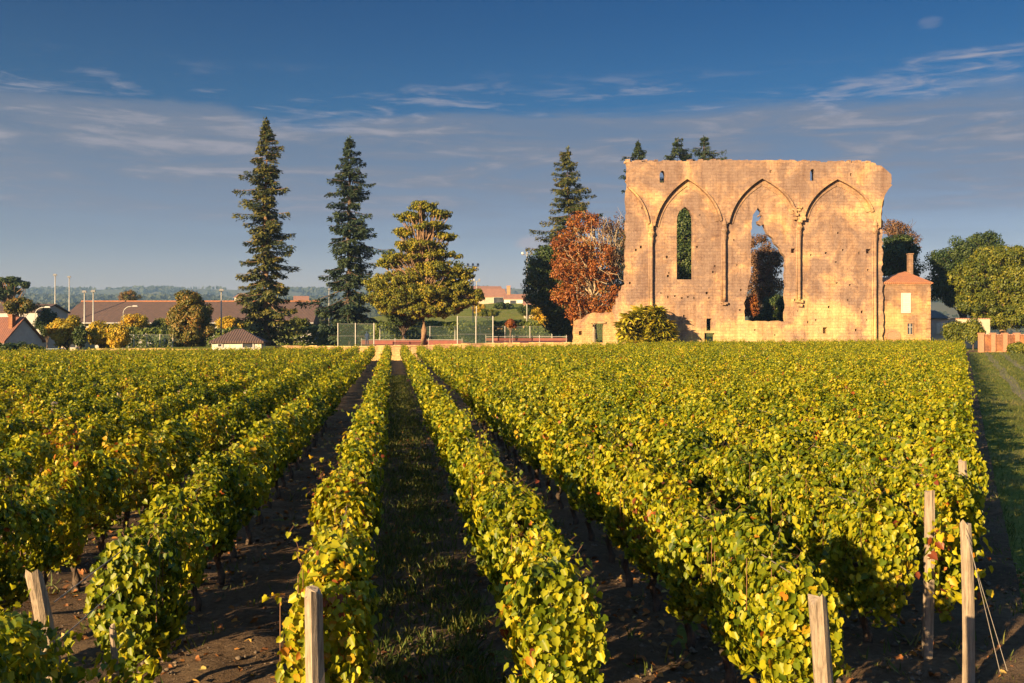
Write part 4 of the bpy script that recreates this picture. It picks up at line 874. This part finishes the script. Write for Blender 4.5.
# spiky shrub in front of the ruin
def strap_shrub():
    d = 109.0; sc = d / F; g = np.random.default_rng(71); x0 = (646 - 512) * sc; root = empty('strap_leaved_shrub', (x0, d, float(gz(x0, d))), 'golden green spiky shrub growing at the left foot of the tall ruin', 'shrub')
    P_, N_, S_, T_ = [], [], [], []
    for (px, py) in [(632, 330), (628, 340), (640, 320), (648, 316), (656, 322), (662, 332), (645, 330), (652, 336), (668, 340), (666, 326), (636, 316), (624, 326), (629, 319), (655, 312), (668, 333), (648, 324), (637, 327), (658, 329), (630, 336), (626, 333), (640, 338), (658, 314), (636, 344), (660, 345), (645, 345), (642, 312), (652, 328)]:
        n = 110; u = g.normal(0, 1, (n, 3)); u[:, 2] = np.abs(u[:, 2]) * .8 + .05; u[:, 1] -= .3; u /= np.linalg.norm(u, axis=1, keepdims=True); c_ = np.array([(px - 512) * sc, d + g.uniform(-.8, .8), CZ + (HY - py) * sc])
        P_.append(c_ + u * g.uniform(0, .35, (n, 1))); T_.append(u + np.array([0, 0, .15])); N_.append(np.stack([g.normal(0, .5, n), g.normal(0, .5, n), np.ones(n)], 1)); S_.append(g.uniform(.7, 1.3, n))
    P_, N_, S_, T_ = (np.concatenate(a) for a in (P_, N_, S_, T_)); tv = NEED_V * np.array([.55, 1, 2.5])
    np_mesh('fronds', [leaves(P_, N_, S_, T_, (tv, NEED_F), g.uniform(0, 1, len(P_)))], M['shrub'], root)
    mb = MB()
    for k in range(7): mb.tube([(x0 + g.normal(0, .5), d + .2, root.location.z - .1), (x0 + g.normal(0, 1.0), d + .2, root.location.z + 2.2)], [.09, .05], 6)
    mb.build('stems', M['bark_warm'], root)
strap_shrub()

# ---------------------------------------------------------------- vine rows
def n1(s, seed, f0=.5, k=5, g=1.9):
    r_ = np.random.default_rng(seed); z = 0; a = 1; tot = 0
    for i in range(k): z = z + a * np.sin(s * f0 * g ** i * 2 * math.pi * r_.uniform(.8, 1.2) + r_.uniform(0, 6.28)); tot += a * a; a *= .72
    return z / math.sqrt(tot)
def vine_leaves(L, s0, s1, dens, size, tmpl, seed, zlow=.0, capped=False, ztop=9.0):
    g = np.random.default_rng(seed * 13 + int(s0 * 10)); n = int((s1 - s0) * dens); s = g.uniform(s0, s1, n)
    ph = g.uniform(0, 2 * math.pi, n); cs, sn = np.cos(ph), np.sin(ph); cyy = np.sign(cs) * np.abs(cs) ** .65; czz = np.sign(sn) * np.abs(sn) ** .65
    top = 1.23 + .10 * n1(s, seed) + .08 * n1(s, seed + 9, 1.6); bot = .55 + .13 * n1(s, seed + 1, .7) - (.30 * np.exp(-(s - s0) / .9) if capped else 0); hw = .175 + .05 * n1(s, seed + 2, .8) + .045 * n1(s, seed + 4, 2.2)
    hw = hw * (1 - .25 * (czz > .3) * (czz - .3)); r_ = 1 - np.abs(g.normal(0, .16, n)); r_ = np.where(g.random(n) < .15, g.uniform(.3, 1, n), r_) + g.normal(0, .05, n)
    lat = L + .05 * n1(s, seed + 3, .25) + hw * cyy * r_; z = (top + bot) / 2 + (top - bot) / 2 * czz * r_
    # pockets between the canes: thin out patches of the hedge face, streaked upright
    pk = n1(s + .15 * np.sin(z * 9), seed + 5, 1.1, 5) + .8 * np.sin(ph * 3 + 2.0 * n1(s, seed + 6, .6)) * .6
    kp = g.random(n) < np.clip(.60 + .50 * pk, .10, 1.0); r_ = r_ * np.clip(.96 + .16 * pk, .66, 1.16); lat = L + .05 * n1(s, seed + 3, .25) + hw * cyy * r_
    s, z, lat, cs, sn, n = s[kp], z[kp], lat[kp], cs[kp], sn[kp], int(kp.sum())
    stk = np.random.default_rng(seed + 55).random(400)[np.floor(s / 1.05).astype(int) % 400]      # a few weak stocks
    weak = (stk < .06) & ((z > .95) | (g.random(n) < .6)) & (s > s0 + 1.2); s, z, lat, cs, sn = s[~weak], z[~weak], lat[~weak], cs[~weak], sn[~weak]; n = len(s)
    a = np.stack([lat, s, z], 1); nl = np.stack([cs, g.normal(0, .45, n), sn * .9 + .3], 1) + g.normal(0, .50, (n, 3)); sz = size * g.uniform(.5, 1.35, n)
    # upright shoots along the top
    m = int((s1 - s0) * 9.0); k = 9; s_s = g.uniform(s0, s1, m); hl = .04 + .34 * g.uniform(0, 1, m) ** 1.8; lx = np.clip(g.normal(0, .11, m), -.17, .17); dx = np.clip(g.normal(0, .08, m), -.12, .12); ds = g.normal(0, .12, m)
    tt = np.linspace(0, 1, k)[None]; zs = (1.16 + .10 * n1(s_s, seed) + .08 * n1(s_s, seed + 9, 1.6))[:, None] + hl[:, None] * tt; ls = (L + .05 * n1(s_s, seed + 3, .25) + lx)[:, None] + dx[:, None] * tt + g.normal(0, .035, (m, k)); ss = s_s[:, None] + ds[:, None] * tt + g.normal(0, .035, (m, k))
    lone = np.random.default_rng(seed + 55).random(400)[np.floor(s_s / 1.05).astype(int) % 400] < .06
    zs = np.where(lone[:, None], zs - .25, zs); ls = np.where(lone[:, None], L + (ls - L) * .4, ls)
    b = np.stack([ls.ravel(), ss.ravel(), zs.ravel()], 1); nb = np.stack([g.normal(0, .8, m * k), g.normal(0, .8, m * k), np.full(m * k, .7)], 1); sb = size * g.uniform(.45, .9, m * k)
    a = np.concatenate([a, b]); nl = np.concatenate([nl, nb]); sz = np.concatenate([sz, sb])
    # leaves closing the near end of the row
    if capped:
        q = 520; r2 = np.sqrt(g.uniform(0, 1, q)); p2 = g.uniform(0, 2 * math.pi, q); e3 = np.stack([L + .22 * r2 * np.cos(p2), s0 - g.uniform(-.02, .16, q) * (1 - r2 * .6), .86 + .40 * r2 * np.sin(p2)], 1)
        a = np.concatenate([a, e3]); nl = np.concatenate([nl, np.stack([g.normal(0, .5, q), -np.ones(q), g.normal(.2, .5, q)], 1)]); sz = np.concatenate([sz, size * g.uniform(.62, 1.25, q)])
    keep = (a[:, 2] > zlow) & (a[:, 2] < ztop + g.normal(0, .06, len(a))); a, nl, sz = a[keep], nl[keep], sz[keep]; n = len(a)
    x, y = a[:, 0] * VX + a[:, 1] * UX, a[:, 0] * VY + a[:, 1] * UY; pos = np.stack([x, y, a[:, 2] + gz(x, y)], 1)
    nr = np.stack([nl[:, 0] * VX + nl[:, 1] * UX, nl[:, 0] * VY + nl[:, 1] * UY, nl[:, 2]], 1)
    tip = np.stack([g.normal(0, .55, n), g.normal(0, .55, n), -np.ones(n)], 1)
    # plants differ a little: some stocks yellower, some greener
    stock = np.floor(a[:, 1]).astype(int); sh = np.random.default_rng(seed + 77).normal(0, .09, 400)[stock % 400]
    rnd = np.clip(g.beta(2.2, 2.0, n) * .92 + sh + (g.random(n) < .022) * .45, 0, 1)
    out_ = leaves(pos, nr, sz, tip, tmpl, rnd)
    if tmpl is LOBED:
        CANES.append((seed, cane_mesh(ls, ss, zs, zlow, ztop)))
    return out_
CANES = []
def cane_mesh(ls, ss, zs, zlow, ztop):
    """thin three-sided canes along each shoot, rooted inside the hedge"""
    m, k = ls.shape; l2 = np.concatenate([ls[:, :1], ls], 1); s2 = np.concatenate([ss[:, :1], ss], 1); z2 = np.minimum(np.concatenate([zs[:, :1] - .35, zs], 1), ztop); k += 1
    x, y = l2 * VX + s2 * UX, l2 * VY + s2 * UY; c_ = np.stack([x, y, z2 + gz(x, y)], -1)
    V = np.stack([c_ + np.array([.0035 * math.cos(a), .0035 * math.sin(a), 0]) * (1 - .6 * np.arange(k) / k)[None, :, None] for a in (0, 2.1, 4.2)], 2)      # m,k,3,3
    base = (np.arange(m)[:, None, None] * k + np.arange(k - 1)[None, :, None]) * 3; j = np.arange(3)[None, None, :]; j2 = (j + 1) % 3
    f = np.stack([base + j, base + j2, base + 3 + j2, base + 3 + j], -1).reshape(-1, 4)
    return V.reshape(-1, 3), f, np.full(len(f), .5)
def trunk_mesh():
    mb = MB(); r_ = np.random.default_rng(3)
    mb.tube([(0, 0, -.1), (.02, .01, .12), (-.03, .03, .28), (.02, -.02, .44), (.0, .0, .58), (.03, .12, .66), (.0, .3, .70)], [.05, .042, .036, .038, .04, .025, .012], 7)
    mb.tube([(.0, .0, .56), (-.02, -.14, .67), (.0, -.3, .72)], [.03, .022, .012], 6); return mb
TR0 = None
LAT = {1: .985, 2: 2.40, 3: 3.88, 4: 5.32}
def lat(i):
    if i >= 1: return LAT.get(i, 5.38 + (i - 4) * 1.40)
    return -.402 - (-i) * 1.40           # i = 0 is the row left of the middle alley
ORD = ['first', 'second', 'third', 'fourth', 'fifth', 'sixth', 'seventh', 'eighth', 'ninth', 'tenth']
ROWS = {}
def vine_row(i):
    global TR0
    L = lat(i); s1 = s_far(L); s = np.linspace(s_near(L), s1, 400); x, y = L * VX + s * UX, L * VY + s * UY
    ok = (x / y > -.60) & (y > 4)
    if ok.sum() < 30: return
    s0 = float(s[ok][0])
    if i == -1: s0 = 7.0
    if i == 3: s0 = 7.45
    if i == 4: s0 = 8.85
    rx, ry = xy(L, s0)
    k = i if i > 0 else 1 - i
    side = 'right' if i > 0 else 'left'
    if i == 0: lab = 'golden vine row bordering the weedy middle alley on its left'
    elif i == 1: lab = 'golden vine row bordering the weedy middle alley on its right'
    elif k <= 8: lab = f'{ORD[k-1]} vine row counted {side}wards from the weedy middle alley'
    else: lab = ('vine row in the merged green gold carpet below the ruin and stone house' if i > 0 else 'vine row in the merged green gold carpet left of the eight countable rows')
    root = empty('vine_row', (rx, ry, float(gz(rx, ry))), lab, 'vine row', 'vine rows of the field' if k <= 8 else ('merged vine rows on the right' if i > 0 else 'merged vine rows on the left'))
    sA, sB = 11.5, 32.0; ch = []; seed = 100 + (i + 60) * 7
    if s0 < sA: ch.append(vine_leaves(L, s0, sA, 5600, .048, LOBED, seed, .0, True))
    if i == 4: ch.append(vine_leaves(L - .40, 8.15, 8.75, 3000, .048, LOBED, seed + 3, .0))
    if i == -1: ch.append(vine_leaves(L + .06, 4.9, 6.3, 3200, .048, LOBED, seed + 4, .0, True, .86))
    if i == 4: ch.append(vine_leaves(L - .92, 7.15, 7.6, 1500, .054, LOBED, seed + 6, .0, False, 1.15))
    if i == -1: ch.append(vine_leaves(L - .14, 4.7, 5.65, 5600, .048, LOBED, seed, .0, True))
    if s0 < sB: ch.append(vine_leaves(L, max(s0, sA), sB, 2000, .062, FOLD, seed + 1 * 0, .3))
    if s1 > max(s0, sB): ch.append(vine_leaves(L, max(s0, sB), s1, 390, .107, QUAD, seed, .55))
    np_mesh('foliage', ch, M['vine'], root)
    CV = [c_[1] for c_ in CANES if len(c_[1][1]) > 400]; CANES.clear()
    if CV: np_mesh('canes', CV, M['cane'], root)['kind'] = 'stuff'
    ROWS[i] = (root, L, s0, s1)
    if -5 <= i <= 5 and s0 < 26:
        r_ = random.Random(i + 50)
        s_ = s0 + .35
        while s_ < 28:
            x, y = xy(L + r_.uniform(-.03, .03), s_)
            if TR0 is None:
                TR0 = trunk_mesh().build('trunk', M['bark'], None, True); o = TR0
            else:
                o = TR0.copy(); COL.objects.link(o)
            o.parent = root; o.location = Vector((x, y, float(gz(x, y)))) - root.location; o.rotation_euler = (0, 0, ALPHA + r_.uniform(-.3, .3)); o.scale = (1, 1, r_.uniform(.9, 1.1)); s_ += 1.05 + r_.uniform(-.12, .12)
        for h in (.55, .95, 1.18):
            mb = MB(); sE = min(s1, 40); sS = s0 - (1.35 if i == -1 else .0); mb.tube([(*xy(L + .03 * math.sin(q), q), h + float(gz(*xy(L, q)))) for q in np.linspace(sS, sE, 14)], .0035, 5, False); mb.build('wire', M['wire'], root)
imax = 43; imin = -44
for i in range(imin, imax + 1):
    if s_far(lat(i)) - s_near(lat(i)) > 6: vine_row(i)

# ---------------------------------------------------------------- posts
def post(x, y, top, label, lean=(0, 0), r0=.055, group='trellis posts', seed=0, slim=1):
    g = random.Random(seed + int(x * 100)); z0 = float(gz(x, y)); root = empty('trellis_post', (x, y, z0), label, 'post', group); mb = MB(); n = 9; H = top - z0 + .3; m = 8; vs_ = []; fs = []
    prof = [r0 * g.uniform(.74, 1.16) for _ in range(m)]; bx_, by_ = g.uniform(-.03, .03), g.uniform(-.02, .02)
    for k in range(n + 1):
        t = k / n
        for j in range(m):
            a = 2 * math.pi * j / m + .1 * t; rr = prof[j] * (1.08 - .14 * t) * g.uniform(.96, 1.04); vs_.append((x + lean[0] * t + bx_ * math.sin(t * 3.1) + rr * math.cos(a), y + lean[1] * t + by_ * math.sin(t * 3.1) + rr * math.sin(a) * slim, z0 - .3 + H * t + (g.uniform(-.05, .02) if k == n else 0)))
    for k in range(n):
        for j in range(m): fs.append((k * m + j, k * m + (j + 1) % m, (k + 1) * m + (j + 1) % m, (k + 1) * m + j))
    fs.append(tuple(n * m + j for j in range(m))); mb.add(vs_, fs); mb.build('shaft', M['wood_post'], root); return root
def post_px(px, py, Y, label, lean=(0, 0), r0=.055, **kw):
    p = P(px, py, Y); return post(p.x - lean[0], p.y - lean[1], p.z, label, lean, r0, **kw)
post_px(312, 591, 5.32, 'split wooden end post against the golden row left of the middle alley', (-.03, -.05), .052)
post_px(34, 571, 5.75, 'leaning weathered post at the near end of the row with loose wires', (-.16, -.3), .050)
post_px(113, 626, 5.9, 'thin grey stake right of the leaning weathered post', (0, 0), .022)
post_px(818, 594, 5.25, 'leaning wooden end post among bright leaves of the second row on the right', (-.14, -.12), .055)
post_px(929, 490, 7.95, 'straight pale post left of the tall grey post', (.03, 0), .043)
post_px(964.5, 519, 7.35, 'tall grey post at the right field edge with guy wires', (-.02, 0), .045)
post_px(962.5, 460, 9.75, 'brownish post behind the tall grey post at the field edge', (.02, 0), .042)
for i, (px, py, Y, lab) in enumerate(((54.5, 402, 20.5, 'pale post left of the stouter one among the left vines'), (64, 417, 18, 'stouter pale post nearest us among the left vines'), (119, 393, 23.5, 'broad pale post in the middle of the left vines'), (180, 391, 24, 'dark post in the left vines below the oval tree'), (246, 390, 24.5, 'grey post in the left vines below the white hut'), (94.5, 383, 29, 'small pale post deep in the left vines below the yellow bush'), (745, 355, 58, 'tiny pale post top in the right vines below the broken window'), (722, 352, 62, 'tiny post top in the right vines below the low doorway'))):
    post_px(px, py, Y, lab, (0, 0), .06, seed=i)
# guy wires of the tall grey post
def guy():
    root = empty('guy_wire', P(985, 600, 7.2), 'pair of thin guy wires running down from the tall grey post', 'wire'); mb = MB()
    a = P(966, 528, 7.3); b = P(1000, 672, 6.9); b.z = max(b.z, float(gz(b.x, b.y)))
    mb.tube([a, b], .0022, 5); mb.tube([a + Vector((.0, 0, -.05)), b + Vector((.06, .02, 0))], .0022, 5); mb.build('strands', M['wire'], root)
guy()

# ---------------------------------------------------------------- litter, weeds, grass
def scatter_stuff():
    g = np.random.default_rng(91)
    def field(n, lo, hi, pw=1.5, l0=-7, l1=7):
        s = lo + (hi - lo) * g.uniform(0, 1, n) ** pw; L = g.uniform(l0, l1, n); k = (L < .8) | (L / .606 < s + 1.2); L, s = L[k], s[k]
        x, y = L * VX + s * UX, L * VY + s * UY; return np.stack([x, y, gz(x, y) + .055], 1)
    p = field(9500, 3.6, 30); n = len(p)
    o = np_mesh('fallen_leaves', [leaves(p, np.stack([g.normal(0, .5, n), g.normal(0, .5, n), np.ones(n)], 1), g.uniform(.03, .075, n), g.normal(0, 1, (n, 3)), LOBED, g.uniform(0, 1, n))], M['fallen']); tag(o, 'dry brown and orange leaves littering the soil between the rows', 'leaf litter', kind='stuff')
    # clods and small stones
    p = field(26000, 3.4, 24, 1.4); n = len(p); tv = np.array([(1, 0, 0), (-1, 0, 0), (0, 1, 0), (0, -1, 0), (0, 0, .7), (0, 0, -.7)], float); tf = np.array([(0, 2, 4), (2, 1, 4), (1, 3, 4), (3, 0, 4), (2, 0, 5), (1, 2, 5), (3, 1, 5), (0, 3, 5)])
    p[:, 2] -= .02
    V = p[:, None, :] + tv[None] * (.007 + .034 * g.uniform(0, 1, (n, 1, 1)) ** 3) * g.uniform(.6, 1.3, (n, 6, 1)) ; f = (tf[None] + (np.arange(n) * 6)[:, None, None]).reshape(-1, 3)
    o = np_mesh('gravel', [(V.reshape(-1, 3), f, np.zeros(len(f)))], M['stones']); tag(o, 'small clods and stones scattered over the dark soil', 'gravel', kind='stuff')
    # weeds in the middle alley
    blade_v = np.array([(-.05, 0, 0), (.05, 0, 0), (.035, .6, .02), (0, 1, .12), (-.035, .6, .02)], float)
    def blades(pos, hgt, name, lab):
        n = len(pos); t = np.stack([g.normal(0, .5, n), g.normal(0, .5, n), np.ones(n)], 1); nn = g.normal(0, 1, (n, 3))
        o = np_mesh(name, [leaves(pos, nn, hgt, t, (blade_v, NEED_F), g.uniform(0, 1, n))], M['grass']); tag(o, lab, 'grass', kind='stuff')
    n = 3000; c_ = field(n, 3.6, 60, 1.5, -.2, .8); c2 = field(900, 3.6, 30, 1.5, -6, 6); c_ = np.concatenate([c_, c2]); k = 10
    pos = np.repeat(c_, k, 0) + g.normal(0, 1, (len(c_) * k, 3)) * np.array([.06, .06, 0]); pos[:, 2] -= .03
    blades(pos, g.uniform(.05, .17, len(pos)), 'weeds', 'thin weeds growing in the shaded middle alley')
    s = 5 + 100 * g.uniform(0, 1, 26000) ** 1.7; L = s * .606 + g.uniform(.6, 14, len(s)) * (.35 + s / 60); x, y = L * VX + s * UX, L * VY + s * UY; k = (x / y < .75) & (y < 103); x, y, s = x[k], y[k], s[k]
    pos = np.stack([x, y, gz(x, y) - .01], 1); pos = np.repeat(pos, 4, 0) + g.normal(0, .06, (len(pos) * 4, 3)) * np.array([1, 1, 0])
    blades(pos, g.uniform(.03, .11, len(pos)) * np.repeat(1 + s / 80, 4), 'grass', 'short rough grass covering the track at the right')
scatter_stuff()

# ---------------------------------------------------------------- person and car by the road
def person():
    d = 104.0; p = P(367, 345, d); z0 = float(gz(p.x, d)); me = bpy.data.meshes.new('body')
    V = [(0, 0, .92), (0, 0, 1.15), (0, 0, 1.40), (0, -.01, 1.50), (0, -.02, 1.62), (0, -.02, 1.70), (.10, 0, .86), (.11, -.02, .48), (.12, 0, .08), (.12, -.12, .03), (-.10, 0, .86), (-.10, .02, .48), (-.11, .06, .08), (-.11, -.06, .03), (.19, 0, 1.38), (.24, 0, 1.12), (.22, -.16, .92), (.21, -.22, .85), (-.19, 0, 1.38), (-.24, .02, 1.12), (-.25, -.06, .88), (-.25, -.09, .80)]
    E = [(0, 1), (1, 2), (2, 3), (3, 4), (4, 5), (0, 6), (6, 7), (7, 8), (8, 9), (0, 10), (10, 11), (11, 12), (12, 13), (2, 14), (14, 15), (15, 16), (16, 17), (2, 18), (18, 19), (19, 20), (20, 21)]
    rad = [.15, .14, .15, .055, .095, .085, .09, .065, .045, .04, .09, .065, .045, .04, .06, .045, .035, .04, .06, .045, .035, .04]
    me.from_pydata(V, E, []); root = bpy.data.objects.new('person', me); COL.objects.link(root); root.location = (p.x, d, z0)
    root.modifiers.new('skin', 'SKIN'); me.skin_vertices
    for i, r_ in enumerate(rad): me.skin_vertices[0].data[i].radius = (r_, r_ * .85)
    me.skin_vertices[0].data[0].use_root = True; sb = root.modifiers.new('sub', 'SUBSURF'); sb.levels = 1; sb.render_levels = 1
    me.materials.append(M['cloth_blue']); tag(root, 'person in dark blue clothes standing by the court fence', 'person')
person()
def car():
    d = 100.5; sc = d / F; x0 = (60 - 512) * sc; z0 = float(gz(x0, d)); root = empty('parked_car', (x0, d, z0), 'small blue grey car parked at the field edge beside the yellow tree', 'car'); z0 += .0
    def prism(prof, w, y): mb = MB(); n = len(prof); mb.add([(x0 + a, y - w / 2, z0 + b) for a, b in prof] + [(x0 + a, y + w / 2, z0 + b) for a, b in prof], [tuple(range(n)), tuple(range(n, 2 * n))] + [(i, (i + 1) % n, n + (i + 1) % n, n + i) for i in range(n)]); return mb
    prism([(-1.9, .3), (-1.95, .6), (-1.85, .85), (-1.0, .95), (.95, .95), (1.7, .82), (1.9, .62), (1.9, .3)], 1.6, d).build('body', M['car_paint'], root)
    prism([(-1.75, .94), (-1.35, 1.38), (.15, 1.42), (.95, .94)], 1.35, d).build('windows', M['glass'], root)
    prism([(-1.4, 1.37), (-1.3, 1.44), (.1, 1.48), (.22, 1.41)], 1.38, d).build('roof', M['car_paint'], root)
    for sx in (-1.2, 1.2):
        for sy in (-.75, .75): mb = MB(); mb.tube([(x0 + sx, d + sy - .09, z0 + .3), (x0 + sx, d + sy + .09, z0 + .3)], .3, 14); w = mb.build('wheel', M['rubber'], root); mb = MB(); mb.tube([(x0 + sx, d + sy - .1, z0 + .3), (x0 + sx, d + sy + .1, z0 + .3)], .17, 10); mb.build('rim', M['lamp'], w)
    for sy in (-.55, .55): mb = MB(); mb.box((x0 + 1.86, d + sy, z0 + .68), (.1, .3, .14)); mb.build('headlight', M['white_paint'], root)
car()

# ---------------------------------------------------------------- haze
HAZE = True
if HAZE:
    mb = MB(); mb.box((0, 1645, 60), (6700, 3360, 170)); m, nt, bs, out = new_mat('thin_blue_haze'); nt.nodes.remove(bs)
    pv = nt.nodes.new('ShaderNodeVolumePrincipled'); pv.inputs['Color'].default_value = (.36, .60, 1.0, 1); pv.inputs['Density'].default_value = .00019; pv.inputs['Anisotropy'].default_value = .2
    nt.links.new(pv.outputs[0], out.inputs['Volume']); o = mb.build('haze', m); tag(o, 'thin bluish evening haze over the far hills', 'haze', kind='stuff')
